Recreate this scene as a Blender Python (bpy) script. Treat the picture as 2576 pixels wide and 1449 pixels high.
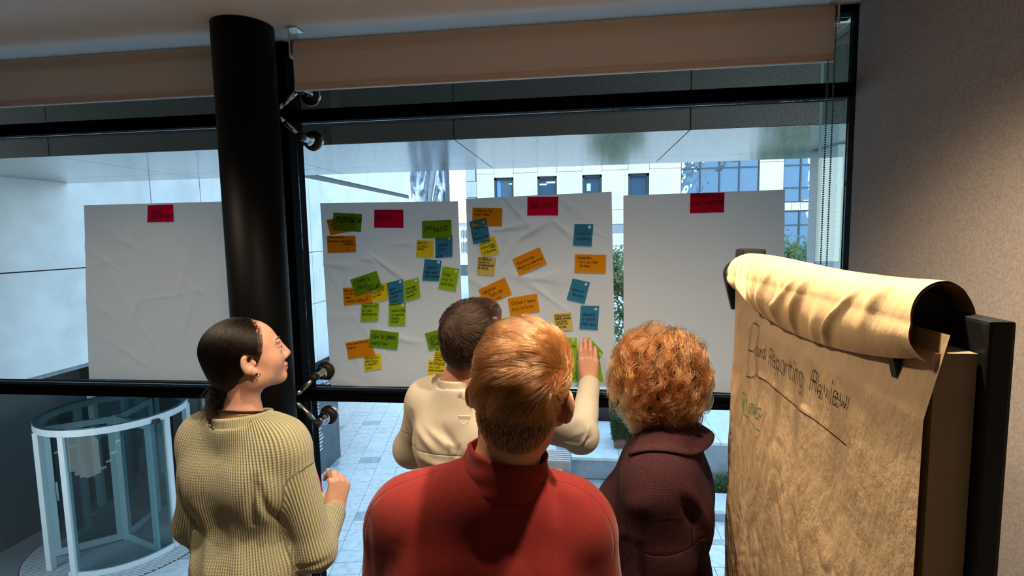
import bpy, bmesh, math, random
import numpy as np
from mathutils import Vector, Matrix
random.seed(7); RNG = np.random.default_rng(7)
SC = bpy.context.scene
for _o in list(bpy.data.objects): bpy.data.objects.remove(_o)

# ------------------------------------------------------------------ camera, sky, sun, lamps, exposure
FPX, CX, CY = 1359.256, 1288.0, 724.5
YAW, PITCH, ROLL = 0.127893925, 0.0981200339, -0.0181994884
EYE = np.array([0.0, 0.0, 1.9])
def _axes():
    c, s = math.cos(YAW), math.sin(YAW)
    f = np.array([-s*math.cos(PITCH), c*math.cos(PITCH), -math.sin(PITCH)])
    r = np.array([c, s, 0.0]); u = np.cross(r, f)
    r2 = math.cos(ROLL)*r + math.sin(ROLL)*u
    u2 = -math.sin(ROLL)*r + math.cos(ROLL)*u
    return r2, u2, f
AX_R, AX_U, AX_F = _axes()
cam_d = bpy.data.cameras.new('camera'); cam = bpy.data.objects.new('camera', cam_d)
SC.collection.objects.link(cam); SC.camera = cam
cam_d.sensor_fit = 'HORIZONTAL'; cam_d.sensor_width = 36.0; cam_d.lens = FPX*36.0/2576.0
cam_d.clip_start = 0.02; cam_d.clip_end = 500
m = Matrix.Identity(4)
for i in range(3):
    m[i][0] = AX_R[i]; m[i][1] = AX_U[i]; m[i][2] = -AX_F[i]; m[i][3] = EYE[i]
cam.matrix_world = m

w = bpy.data.worlds.new('sky'); SC.world = w; w.use_nodes = True
nt = w.node_tree; nt.nodes.clear()
o_ = nt.nodes.new('ShaderNodeOutputWorld'); b_ = nt.nodes.new('ShaderNodeBackground')
tc = nt.nodes.new('ShaderNodeTexCoord'); sx = nt.nodes.new('ShaderNodeSeparateXYZ'); cr = nt.nodes.new('ShaderNodeValToRGB')
nt.links.new(tc.outputs['Generated'], sx.inputs[0]); nt.links.new(sx.outputs['Z'], cr.inputs[0])
cr.color_ramp.elements[0].position = 0.0; cr.color_ramp.elements[0].color = (0.93, 0.97, 1.0, 1)
cr.color_ramp.elements[1].position = 0.7; cr.color_ramp.elements[1].color = (0.42, 0.66, 1.0, 1)
nt.links.new(cr.outputs[0], b_.inputs[0]); b_.inputs[1].default_value = 1.8
nt.links.new(b_.outputs[0], o_.inputs[0])

def lamp(name, kind, loc, energy, col, **kw):
    d = bpy.data.lights.new(name, kind); d.energy = energy; d.color = col
    for k, v in kw.items(): setattr(d, k, v)
    o = bpy.data.objects.new(name, d); SC.collection.objects.link(o); o.location = loc
    return o
sun = lamp('sun', 'SUN', (0, -20, 40), 0.95, (1.0, 0.95, 0.88), angle=0.02)
sun.rotation_euler = Vector((-0.30, 0.75, -0.75)).to_track_quat('-Z', 'Y').to_euler()
WARM = (1.0, 0.80, 0.56)
DOWNLIGHTS = [  # x, y, watts, blend : recessed spots in the ceiling behind and above the viewer
    (0.24, 0.845, 62), (0.14, 1.28, 13), (0.26, 1.28, 13), (-0.60, 1.02, 36), (-1.9, 1.3, 26)]
SC.view_settings.view_transform = 'Standard'; SC.view_settings.look = 'None'
SC.view_settings.gamma = 1.0; SC.view_settings.exposure = 1.15; SC.view_settings.use_curve_mapping = False
SC.cycles.use_denoising = True
SC.cycles.max_bounces = 8; SC.cycles.transparent_max_bounces = 24; SC.cycles.diffuse_bounces = 4
SC.cycles.caustics_reflective = False; SC.cycles.caustics_refractive = False
SC.cycles.sample_clamp_indirect = 6.0

# ------------------------------------------------------------------ helpers
def ray(px, py): return AX_R*((px-CX)/FPX) - AX_U*((py-CY)/FPX) + AX_F
def at(px, py, Y):                 # the point of the plane y = Y seen at a pixel of the photograph
    d = ray(px, py); return EYE + d*(Y/d[1])
def atz(px, py, Z):
    d = ray(px, py); return EYE + d*((Z-EYE[2])/d[2])
ORG = {}
def org(o): return np.array(ORG.get(o.name, (0, 0, 0)), float) if o is not None else np.zeros(3)

def tag(o, label=None, cat=None, group=None, kind=None):
    if label: o['label'] = label
    if cat: o['category'] = cat
    if group: o['group'] = group
    if kind: o['kind'] = kind
    return o
def thing(name, label, cat, loc=(0, 0, 0), group=None, kind=None):
    o = bpy.data.objects.new(name, None); SC.collection.objects.link(o)
    o.empty_display_size = 0.05; o.location = [float(v) for v in loc]; ORG[o.name] = tuple(float(v) for v in loc)
    return tag(o, label, cat, group, kind)
def mesh_obj(name, verts, faces, mat, parent=None, smooth=False, loc=None, attrs=None):
    v = np.asarray(verts, float).reshape(-1, 3)
    if loc is None: loc = np.zeros(3)
    base = org(parent) + np.asarray(loc, float)
    me = bpy.data.meshes.new(name); me.from_pydata((v-base).tolist(), [], [list(map(int, f)) for f in faces]); me.update()
    if smooth: me.polygons.foreach_set('use_smooth', np.ones(len(me.polygons), bool))
    for k, a in (attrs or {}).items():
        at_ = me.attributes.new(k, 'FLOAT', 'POINT'); at_.data.foreach_set('value', np.asarray(a, np.float32))
    o = bpy.data.objects.new(name, me); SC.collection.objects.link(o)
    me.materials.append(mat)
    o.location = [float(x) for x in loc]; ORG[o.name] = tuple(base)
    if parent is not None: o.parent = parent
    return o

class MB:
    def __init__(s): s.v = []; s.f = []
    def add(s, vs, fs):
        n = len(s.v); s.v.extend([tuple(map(float, p)) for p in vs]); s.f.extend([tuple(i+n for i in f) for f in fs]); return s
    def box(s, lo, hi, ch=0.0):
        (x0, y0, z0), (x1, y1, z1) = lo, hi
        if ch <= 0:
            return s.add([(x0,y0,z0),(x1,y0,z0),(x1,y1,z0),(x0,y1,z0),(x0,y0,z1),(x1,y0,z1),(x1,y1,z1),(x0,y1,z1)],
                         [(0,3,2,1),(4,5,6,7),(0,1,5,4),(1,2,6,5),(2,3,7,6),(3,0,4,7)])
        b = bmesh.new(); bmesh.ops.create_cube(b, size=1)
        for vv in b.verts: vv.co = Vector(((x0+x1)/2+vv.co.x*(x1-x0), (y0+y1)/2+vv.co.y*(y1-y0), (z0+z1)/2+vv.co.z*(z1-z0)))
        bmesh.ops.bevel(b, geom=list(b.edges), offset=ch, segments=2, affect='EDGES', profile=0.7)
        b.verts.ensure_lookup_table(); b.verts.index_update()
        s.add([v.co[:] for v in b.verts], [[v.index for v in f.verts] for f in b.faces]); b.free(); return s
    def lathe(s, p, d, prof, n=24, cap=True):      # prof: (distance along d, radius)
        p = np.array(p, float); d = np.array(d, float); d /= np.linalg.norm(d)
        a = np.cross(d, (0, 0, 1.0) if abs(d[2]) < .9 else (1.0, 0, 0)); a /= np.linalg.norm(a); c = np.cross(d, a)
        vs = []; fs = []
        for t, r in prof:
            for k in range(n):
                th = 2*math.pi*k/n; vs.append(p+d*t+(a*math.cos(th)+c*math.sin(th))*r)
        for i in range(len(prof)-1):
            for k in range(n):
                fs.append((i*n+k, i*n+(k+1) % n, (i+1)*n+(k+1) % n, (i+1)*n+k))
        if cap:
            fs.append(tuple(range(n))[::-1]); fs.append(tuple((len(prof)-1)*n+k for k in range(n)))
        return s.add(vs, fs)
    def rod(s, a, b, r, r2=None, n=12):
        a = np.array(a, float); b = np.array(b, float); L = np.linalg.norm(b-a)
        return s.lathe(a, b-a, [(0, r), (L, r if r2 is None else r2)], n)
    def tube(s, pts, r, n=8):
        pts = np.array(pts, float); N = len(pts); rr = np.broadcast_to(np.asarray(r, float), (N,))
        vs = []; fs = []; up = None
        for i in range(N):
            d = pts[min(i+1, N-1)]-pts[max(i-1, 0)]; d = d/(np.linalg.norm(d)+1e-9)
            if up is None: up = np.cross(d, (0, 0, 1.0) if abs(d[2]) < .9 else (1.0, 0, 0))
            a = up-d*np.dot(up, d); a /= np.linalg.norm(a)+1e-9; up = a; c = np.cross(d, a)
            for k in range(n):
                th = 2*math.pi*k/n; vs.append(pts[i]+(a*math.cos(th)+c*math.sin(th))*rr[i])
        for i in range(N-1):
            for k in range(n): fs.append((i*n+k, i*n+(k+1) % n, (i+1)*n+(k+1) % n, (i+1)*n+k))
        fs.append(tuple(range(n))[::-1]); fs.append(tuple((N-1)*n+k for k in range(n)))
        return s.add(vs, fs)
    def grid(s, fn, nu, nv):
        vs = [fn(i/nu, j/nv) for j in range(nv+1) for i in range(nu+1)]; W = nu+1
        return s.add(vs, [(j*W+i, j*W+i+1, (j+1)*W+i+1, (j+1)*W+i) for j in range(nv) for i in range(nu)])
    def xf(s, fn): s.v = [tuple(fn(np.array(p))) for p in s.v]; return s
    def build(s, name, mat, parent=None, smooth=False, loc=None):
        return mesh_obj(name, s.v, s.f, mat, parent, smooth, loc)
def copy_of(o, parent, loc, rot=None, scale=None):
    c = o.copy(); SC.collection.objects.link(c); c.parent = parent; c.location = loc
    if rot is not None: c.rotation_euler = rot
    if scale is not None: c.scale = scale
    return c

# ------------------------------------------------------------------ materials
def new_mat(name):
    m = bpy.data.materials.new(name); m.use_nodes = True; n = m.node_tree
    return m, n, n.nodes['Principled BSDF'], n.nodes['Material Output']
def N(n, t, **kw):
    x = n.nodes.new(t)
    for k, v in kw.items():
        if k in x.inputs: x.inputs[k].default_value = v
        else: setattr(x, k, v)
    return x
def pbr(name, col, rough=0.5, metal=0.0, spec=0.5, noise=None, bump=None, var=None, coat=0.0, sheen=0.0, sss=0.0):
    """noise=(scale, amount, detail) mottles the colour, var=second colour, bump=(scale, strength, distance)"""
    m, n, p, o = new_mat(name)
    p.inputs['Base Color'].default_value = (*col, 1); p.inputs['Roughness'].default_value = rough
    p.inputs['Metallic'].default_value = metal; p.inputs['Specular IOR Level'].default_value = spec
    p.inputs['Coat Weight'].default_value = coat; p.inputs['Sheen Weight'].default_value = sheen
    if sss: p.inputs['Subsurface Weight'].default_value = sss; p.inputs['Subsurface Radius'].default_value = (0.012, 0.004, 0.002); p.inputs['Subsurface Scale'].default_value = 1.0
    if noise or bump:
        g = N(n, 'ShaderNodeTexCoord')
        geo = N(n, 'ShaderNodeNewGeometry')
    if noise:
        t = N(n, 'ShaderNodeTexNoise', Scale=noise[0], Detail=noise[2] if len(noise) > 2 else 4.0, Roughness=0.6)
        n.links.new(geo.outputs['Position'], t.inputs['Vector'])
        r = N(n, 'ShaderNodeValToRGB'); a = noise[1]
        c2 = var or tuple(min(1, c*(1+a)) for c in col); c1 = tuple(c*(1-a) for c in col) if not var else col
        r.color_ramp.elements[0].position = 0.35; r.color_ramp.elements[1].position = 0.65
        r.color_ramp.elements[0].color = (*c1, 1); r.color_ramp.elements[1].color = (*c2, 1)
        n.links.new(t.outputs['Fac'], r.inputs[0]); n.links.new(r.outputs[0], p.inputs['Base Color'])
    if bump:
        t = N(n, 'ShaderNodeTexNoise', Scale=bump[0], Detail=3.0)
        n.links.new(geo.outputs['Position'], t.inputs['Vector'])
        b = N(n, 'ShaderNodeBump', Strength=bump[1], Distance=bump[2])
        n.links.new(t.outputs['Fac'], b.inputs['Height']); n.links.new(b.outputs[0], p.inputs['Normal'])
    return m
def granite(name, base, dark, light, scale=260., rough=0.25, spec=0.5):
    m, n, p, o = new_mat(name); geo = N(n, 'ShaderNodeNewGeometry')
    t = N(n, 'ShaderNodeTexNoise', Scale=scale, Detail=2.0, Roughness=0.7); n.links.new(geo.outputs['Position'], t.inputs['Vector'])
    r = N(n, 'ShaderNodeValToRGB'); e = r.color_ramp.elements
    e[0].position = 0.36; e[0].color = (*dark, 1); e[1].position = 0.62; e[1].color = (*light, 1)
    x = e.new(0.48); x.color = (*base, 1)
    n.links.new(t.outputs['Fac'], r.inputs[0])
    t2 = N(n, 'ShaderNodeTexNoise', Scale=1.3, Detail=3.0); n.links.new(geo.outputs['Position'], t2.inputs['Vector'])
    mx = N(n, 'ShaderNodeMix', data_type='RGBA', blend_type='MULTIPLY'); mx.inputs['Factor'].default_value = 0.35
    n.links.new(r.outputs[0], mx.inputs['A']); n.links.new(t2.outputs['Fac'], mx.inputs['B'])
    n.links.new(mx.outputs['Result'], p.inputs['Base Color'])
    p.inputs['Roughness'].default_value = rough; p.inputs['Specular IOR Level'].default_value = spec
    return m
def glass(name, tint=(0.90, 0.965, 0.96), refl=1.0, rough=0.0):
    m = bpy.data.materials.new(name); m.use_nodes = True; n = m.node_tree; n.nodes.clear()
    o = N(n, 'ShaderNodeOutputMaterial'); t = N(n, 'ShaderNodeBsdfTransparent'); t.inputs[0].default_value = (*tint, 1)
    g = N(n, 'ShaderNodeBsdfGlossy'); g.inputs['Roughness'].default_value = rough
    f = N(n, 'ShaderNodeLayerWeight'); f.inputs['Blend'].default_value = 0.5
    pw = N(n, 'ShaderNodeMath', operation='POWER'); pw.inputs[1].default_value = 5.0; n.links.new(f.outputs['Facing'], pw.inputs[0])
    ma = N(n, 'ShaderNodeMath', operation='MULTIPLY_ADD'); ma.inputs[1].default_value = 0.96; ma.inputs[2].default_value = 0.04; n.links.new(pw.outputs[0], ma.inputs[0])
    mu = N(n, 'ShaderNodeMath', operation='MULTIPLY', use_clamp=True); mu.inputs[1].default_value = refl
    x = N(n, 'ShaderNodeMixShader')
    n.links.new(ma.outputs[0], mu.inputs[0]); n.links.new(mu.outputs[0], x.inputs[0])
    n.links.new(t.outputs[0], x.inputs[1]); n.links.new(g.outputs[0], x.inputs[2]); n.links.new(x.outputs[0], o.inputs[0])
    return m
def sheet_mat(name, col, trans, wt=0.5, grain=None, rough=0.6, tcol=None):
    """paper: diffuse front, light passing through from behind"""
    m = bpy.data.materials.new(name); m.use_nodes = True; n = m.node_tree; n.nodes.clear()
    o = N(n, 'ShaderNodeOutputMaterial'); d = N(n, 'ShaderNodeBsdfDiffuse'); d.inputs[0].default_value = (*col, 1)
    t = N(n, 'ShaderNodeBsdfTranslucent'); t.inputs[0].default_value = (*(tcol or col), 1)
    x = N(n, 'ShaderNodeMixShader'); x.inputs[0].default_value = wt
    n.links.new(d.outputs[0], x.inputs[1]); n.links.new(t.outputs[0], x.inputs[2]); n.links.new(x.outputs[0], o.inputs[0])
    if grain:
        geo = N(n, 'ShaderNodeNewGeometry'); tx = N(n, 'ShaderNodeTexNoise', Scale=grain[0], Detail=4.0)
        n.links.new(geo.outputs['Position'], tx.inputs['Vector'])
        b = N(n, 'ShaderNodeBump', Strength=grain[1], Distance=grain[2]); n.links.new(tx.outputs['Fac'], b.inputs['Height'])
        n.links.new(b.outputs[0], d.inputs['Normal']); n.links.new(b.outputs[0], t.inputs['Normal'])
    return m

BLACK = pbr('black_steel', (0.0025, 0.0025, 0.003), 0.5, 0.0, 0.12)
BLACKF = pbr('black_frame_paint', (0.0025, 0.0025, 0.003), 0.6, 0.0, 0.015)
BLACKM = pbr('black_plastic', (0.012, 0.012, 0.013), 0.5, 0.0, 0.3)
CHROME = pbr('brushed_steel', (0.62, 0.62, 0.60), 0.22, 1.0)
GLASS = glass('window_glass')
INK = pbr('black_ink', (0.008, 0.008, 0.010), 0.7, 0, 0.1)
INKG = pbr('green_ink', (0.01, 0.16, 0.05), 0.7, 0, 0.1)
INKR = pbr('red_ink', (0.45, 0.03, 0.02), 0.7, 0, 0.1)
# ------------------------------------------------------------------ the setting: room shell, window, what stands outside
GY = 2.25                       # plane of the window glass
CEIL = 2.72; GROUND = -3.1
M_ceil = pbr('ceiling_paint', (0.90, 0.86, 0.82), 0.8, 0, 0.2, bump=(60, 0.15, 0.004))
M_wall = pbr('wall_felt', (0.32, 0.272, 0.245), 0.95, 0, 0.1, noise=(160, 0.16, 3), bump=(300, 0.3, 0.002))
M_room = pbr('room_paint', (0.10, 0.09, 0.085), 0.85)
M_carpet = pbr('carpet', (0.28, 0.25, 0.22), 0.95, noise=(90, 0.4))
def struct(o): o['kind'] = 'structure'; return o
struct(MB().box((-5.5, -4, GROUND), (2.4, GY+0.02, 0.0)).build('floor', M_carpet))
struct(MB().box((-5.5, -4, CEIL), (2.4, GY+0.16, CEIL+0.25)).build('ceiling', M_ceil))
struct(MB().box((-5.5, -4.2, 0), (2.4, -4.0, CEIL)).build('wall_back', M_room))
struct(MB().box((-5.7, -4, 0), (-5.5, GY, CEIL)).build('wall_left', M_room))
WX = float(at(2142, 490, GY-0.05)[0])
struct(MB().box((WX, -4, 0), (1.28, GY-0.051, CEIL)).build('wall_right', M_wall))
RAIL_T, RAIL_B = float(at(800, 975, GY)[2]), float(at(783, 1003.7, GY)[2])
TR_T, TR_B = float(at(741, 281, GY)[2]), float(at(742, 311.4, GY)[2])
MX0 = float(at(750.5, 500, GY)[0]); MX1 = float(at(2131, 490, GY)[0])
def window_bay(name, x0, x1):
    wdw = thing(name, None, None, (0.5*(x0+x1), GY, 0), kind='structure')
    for nm, z0, z1 in (('sill_rail', 0.0, 0.06), ('bottom_rail', RAIL_B, RAIL_T), ('transom', TR_B, TR_T), ('head_rail', CEIL-0.03, CEIL-0.001)):
        b = MB().box((x0, GY-0.035, z0+0.001), (x1, GY+0.055, z1), 0.004)
        if nm == 'transom': b.box((x0, GY-0.045, TR_B-0.004), (x1, GY-0.035, TR_B+0.006))
        if nm == 'bottom_rail': b.box((x0, GY-0.042, RAIL_T-0.012), (x1, GY-0.035, RAIL_T-0.006))
        b.build(nm, BLACKF, wdw)
    for z0, z1 in ((0.06, RAIL_B), (RAIL_T, TR_B), (TR_T, CEIL-0.03)):
        MB().box((x0+0.001, GY+0.006, z0+0.001), (x1-0.001, GY+0.014, z1-0.001)).build('pane', GLASS, wdw)
    return wdw
win2 = window_bay('window_2', MX0+0.001, MX1-0.001)
win1 = window_bay('window_1', -4.2, MX0-0.076)
b = MB().box((MX0-0.075, GY-0.05, 0.001), (MX0, GY+0.07, CEIL-0.001), 0.004); b.box((MX0-0.05, GY-0.056, 0.001), (MX0-0.042, GY-0.05, CEIL-0.001))
struct(b.build('trim_1', BLACKF))
struct(MB().box((MX1, GY-0.05, 0.001), (1.28, GY+0.03, CEIL-0.001)).build('trim_2', BLACKF))
struct(MB().box((-5.498, GY-0.05, 0.001), (-4.201, GY+0.07, CEIL-0.001)).build('wall_front', M_room))

# glass fin outside, at right angles to the window
fin = thing('glass_fin', 'upright clear glass fin outside the right end of the window', 'glass panel', (0.952, GY+0.09, 0))
FX = float(at(2059, 400, GY+0.36)[0])
MB().box((FX, GY+0.03, 0), (FX+0.008, GY+0.36, CEIL-0.01)).build('pane', glass('fin_glass', (0.80, 0.90, 0.88)), fin)
MB().box((FX-0.0005, GY+0.3605, 0), (FX+0.0085, GY+0.364, CEIL-0.01)).build('polished_edge', pbr('glass_edge', (0.42, 0.55, 0.53), 0.25), fin)

# black round column in the room
COLX, COLY, COLR = -1.292, 2.03, 0.1135
col = thing('column', 'thick round black steel column between the two window bays', 'column', (COLX, COLY, 0))
MB().lathe((COLX, COLY, 0.001), (0, 0, 1), [(0, COLR), (CEIL-0.003, COLR)], 64).build('shaft', BLACK, col, True)
for p_ in col.children: p_.data.polygons[-1].use_smooth = False; p_.data.polygons[-2].use_smooth = False

# --- outside: dark granite lintel and its polished soffit
FY = 3.6; FZ = float(at(745.5, 366.7, FY)[2])
M_gr_dark = granite('granite_dark', (0.075, 0.078, 0.080), (0.008, 0.008, 0.008), (0.12, 0.125, 0.128), 150, 0.5, 0.3)
M_gr_soff = granite('granite_polished', (0.24, 0.26, 0.25), (0.13, 0.145, 0.14), (0.36, 0.38, 0.37), 75, 0.11, 0.55)
M_joint = pbr('joint', (0.02, 0.02, 0.02), 0.9)
x_a = float(at(1141.8, 354.6, FY)[0]); x_b = float(at(1737, 327.4, FY)[0]); PWID = x_b-x_a
s1 = atz(750, 440.5, FZ)[1]; s2 = atz(1700, 410.8, FZ)[1]; SY = float(0.5*(s1+s2))
j1 = atz(1000, 417.9, FZ)[1]; j2 = atz(1655, 395, FZ)[1]; JY = float(0.5*(j1+j2))
fas = thing('trim_3', None, None, (0, FY, FZ), kind='structure')
MB().box((-9, FY+0.02, FZ+0.02), (7.5, SY-0.01, 9.0)).build('core', M_joint, fas)  # block above the lintel rises out of view to shade the ground
for k in range(-4, 4):
    xl, xr = x_a+k*PWID+0.004, x_a+(k+1)*PWID-0.004
    MB().box((xl, FY, FZ), (xr, FY+0.02, FZ+2.2)).build('granite_panel', M_gr_dark, fas)
    for ya, yb in ((FY+0.003, JY-0.003), (JY+0.003, SY)):
        MB().box((xl, ya, FZ), (xr, yb, FZ+0.02)).build('soffit_panel', M_gr_soff, fas)
lin = thing('trim_4', None, None, (0, 3, 3.0), kind='structure')
MB().box((-9, GY+0.165, 3.03), (7.5, FY-0.001, 3.2)).build('core', M_joint, lin)
M_plank = pbr('dark_plank', (0.10, 0.085, 0.07), 0.5, noise=(12, 0.25))
for k in range(60):
    x = -4.2+k*0.15
    if x > 3.4: break
    MB().box((x, GY+0.17, 3.0), (x+0.142, FY-0.002, 3.03)).build('ceiling_plank', M_plank, lin)
struct(MB().box((-9, -4, CEIL+0.26), (7.5, GY+0.16, 9.0)).build('trim_5', M_joint))  # unseen upper storeys, put in to cast shade on the ground outside

# --- ground outside
M_bed = pbr('paving_bed', (0.30, 0.33, 0.35), 0.9)
M_pav = granite('paving_granite', (0.74, 0.77, 0.78), (0.64, 0.68, 0.70), (0.81, 0.83, 0.84), 9, 0.45, 0.4)
M_pav2 = granite('paving_granite_dark', (0.42, 0.47, 0.50), (0.34, 0.38, 0.42), (0.50, 0.54, 0.57), 14, 0.45, 0.4)
plaza = thing('trim_6', None, None, (0, 10, GROUND), kind='structure')
MB().box((-40, GY+0.1, GROUND-0.4), (40, 90, GROUND-0.02)).build('bed', M_bed, plaza)
far = []
pv = {}
def paver(cx, cy, ang, lx, ly, matl):
    key = (round(lx, 3), round(ly, 3), matl.name)
    if key not in pv:
        o = MB().box((-lx/2, -ly/2, -0.02), (lx/2, ly/2, 0.0)).v
        me = bpy.data.meshes.new('paving_slab'); B = MB().box((-lx/2, -ly/2, -0.02), (lx/2, ly/2, 0.0), 0.004)
        me.from_pydata(B.v, [], B.f); me.materials.append(matl); pv[key] = me
    o = bpy.data.objects.new('paving_slab', pv[key]); SC.collection.objects.link(o); o.parent = plaza
    o.location = (cx, cy-10, random.uniform(-0.002, 0.001)); o.rotation_euler = (0, 0, ang)
def in_view(x, y, z=GROUND):
    d = np.array([x, y, z])-EYE; c = (d@AX_R, d@AX_U, d@AX_F)
    px, py = CX+FPX*c[0]/c[2], CY-FPX*c[1]/c[2]
    return px, py
# slabs laid askew on the left, square to the building on the right
ANG = math.atan2(0.971, 5.146)
slabs = []
for row in range(0, 64):
    for colm in range(-20, 24):
        u = colm*0.45; v = row*0.31+(0.155 if colm % 5 == 0 else 0)
        x = -4.6+u*math.cos(ANG)-v*math.sin(ANG); y = 5.6+u*math.sin(ANG)+v*math.cos(ANG)
        if x > (0.6 if y < 9.0 else -0.55) or y < 5.4 or y > 24: continue
        px, py = in_view(x, y)
        if px < 250 or px > 1700: continue
        nearcam = 0 if 790 < px < 1010 and py > 990 else 1
        slabs.append((nearcam, y, x, (colm*7+row*3) % 17))
slabs.sort()
for i, (nc, y, x, h_) in enumerate(slabs):
    if i < 230: paver(x, y, ANG, 0.443, 0.303, M_pav if h_ else M_pav2)
    else: far.append((x, y, ANG, 0.443, 0.303))
for row in range(0, 14):
    for colm in range(0, 9):
        wid = 0.6; dep = 0.15 if row % 3 == 2 else 0.6
        y = 6.0+(row//3)*1.35+(0.3, 0.9, 1.275)[row % 3]; x = 0.75+colm*0.6+(0.3 if row % 2 else 0)
        px, py = in_view(x, y)
        if y > 9.2 or px > 1990: continue
        paver(x, y, 0, wid-0.01, dep-0.01, M_pav2 if row % 3 == 2 else M_pav)
fb = MB()
for (x, y, a, lx, ly) in far:
    c, s = math.cos(a), math.sin(a)
    q = [(x+c*i*lx/2-s*j*ly/2, y+s*i*lx/2+c*j*ly/2) for i, j in ((-1,-1),(1,-1),(1,1),(-1,1))]
    fb.add([(*p, GROUND) for p in q]+[(*p, GROUND-0.02) for p in q], [(0,1,2,3),(4,5,1,0),(5,6,2,1),(6,7,3,2),(7,4,0,3)])
fo = fb.build('far_slabs', M_pav, plaza); fo['kind'] = 'stuff'
# ------------------------------------------------------------------ buildings, planters, door outside
M_conc = pbr('pale_concrete', (0.62, 0.66, 0.68), 0.8, noise=(2.2, 0.10, 6), bump=(30, 0.1, 0.01))
M_stone_w = pbr('white_stone', (0.62, 0.63, 0.63), 0.8, noise=(1.5, 0.06, 5))
M_stone_g = pbr('grey_stone', (0.25, 0.29, 0.33), 0.6, noise=(6, 0.12, 5))
M_stone_l = pbr('light_granite', (0.58, 0.62, 0.65), 0.5, noise=(5, 0.08, 5))
M_dkst = pbr('dark_slate', (0.055, 0.07, 0.085), 0.35, noise=(5, 0.2))
M_win = pbr('office_glass', (0.05, 0.10, 0.16), 0.06, 0.0, 1.0)
M_winb = pbr('tinted_glass', (0.34, 0.50, 0.64), 0.03, 0.8, 1.0, bump=(0.55, 0.22, 0.30))
M_frame = pbr('dark_window_frame', (0.05, 0.06, 0.07), 0.5)
M_white = pbr('white_lettering', (0.75, 0.78, 0.8), 0.6)
def emis(name, col, s):
    m, n, p, o = new_mat(name); p.inputs['Emission Color'].default_value = (*col, 1); p.inputs['Emission Strength'].default_value = s
    p.inputs['Base Color'].default_value = (*col, 1); return m
M_tube = emis('lit_ceiling_tube', (1.0, 0.97, 0.90), 1.6)

# concrete upper storey of the left wing (overhanging), its slate plinth below
LX = -5.5
wing = thing('concrete_wing', 'pale concrete panel building overhanging the plaza on the left', 'building', (LX, 11, -0.68))
Z0 = -0.68; ZG = float((EYE+ray(900, 470)*(LX/ray(900, 470)[0]))[2])
def onX(px, py, X): d = ray(px, py); return EYE+d*(X/d[0])
zg1 = float(onX(782, 443, LX)[2]); zg2 = float(onX(1025, 497, LX)[2])
yend = float(onX(1031, 500, LX)[1])
MB().box((LX-6, 4.2, 0.55), (LX-0.06, yend, 7.5)).box((LX-6, 8.9, Z0), (LX-0.06, yend, 0.549)).build('core', M_joint, wing)
ys = [4.2, 6.41, 7.34, 8.9, 10.55, 12.1, 13.7, 15.4, yend]
for i in range(len(ys)-1):
    for z0, z1 in (((Z0, 0.55),) if ys[i] > 8.8 else ())+((0.55, 1.62), (1.62, zg1-0.05), (zg1+0.05, 5.2), (5.2, 7.5)):
        MB().box((LX-0.06, ys[i]+0.006, z0+0.006), (LX, ys[i+1]-0.006, z1-0.006), 0.004).build('wall_panel', M_conc, wing)
MB().box((LX-0.055, 4.2, zg1-0.05), (LX-0.03, yend, zg1+0.05)).build('shadow_groove', M_frame, wing)
MB().box((LX-5.9, 8.95, Z0-0.06), (LX-0.1, yend-0.2, Z0-0.001)).box((LX-5.9, 4.3, 0.49), (LX-0.1, 8.89, 0.549)).build('underside', M_stone_g, wing)
sg = thing('name_wall', 'dark slate wall with lists of small white lettering', 'wall', (LX, 10.5, GROUND))
ye = float(onX(854, 1080, LX)[1])
MB().box((LX-0.3, 9.0, GROUND), (LX, ye, -0.75)).build('slab', M_dkst, sg)
for zz in (-1.55, -2.05, -2.55):
    MB().box((LX, 9.0, zz-0.006), (LX+0.003, ye, zz+0.006)).build('joint', M_frame, sg)
lt = MB()
for c0, z1, n_ in ((10.25, -1.20, 9), (10.75, -1.20, 5), (10.3, -2.05, 8)):
    for i in range(n_):
        L = 0.16+0.14*RNG.random(); z = z1-i*0.075; y = c0
        while y < c0+L:
            dy = 0.02+0.03*RNG.random(); lt.box((LX+0.001, y, z), (LX+0.006, y+dy, z+0.028)); y += dy+0.012
lt.build('lettering', M_white, sg)
rail = thing('canopy_edge', 'dark steel canopy edge along the foot of the concrete wing', 'canopy', (LX, 10, -0.8))
MB().box((LX, 7, -0.98), (LX+0.35, 13.5, -0.86), 0.01).build('gutter', pbr('blue_steel', (0.20, 0.27, 0.34), 0.35), rail)
MB().box((LX, 7, -0.86), (LX+0.05, 13.5, -0.74), 0.01).build('upstand', BLACKM, rail)
for y in (9.2, 10.6, 12.2):
    MB().lathe((LX+0.18, y, -0.86), (0, 0, 1), [(0, 0.05), (0.14, 0.05), (0.16, 0.03)], 12).build('bollard_light', CHROME, rail)

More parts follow.
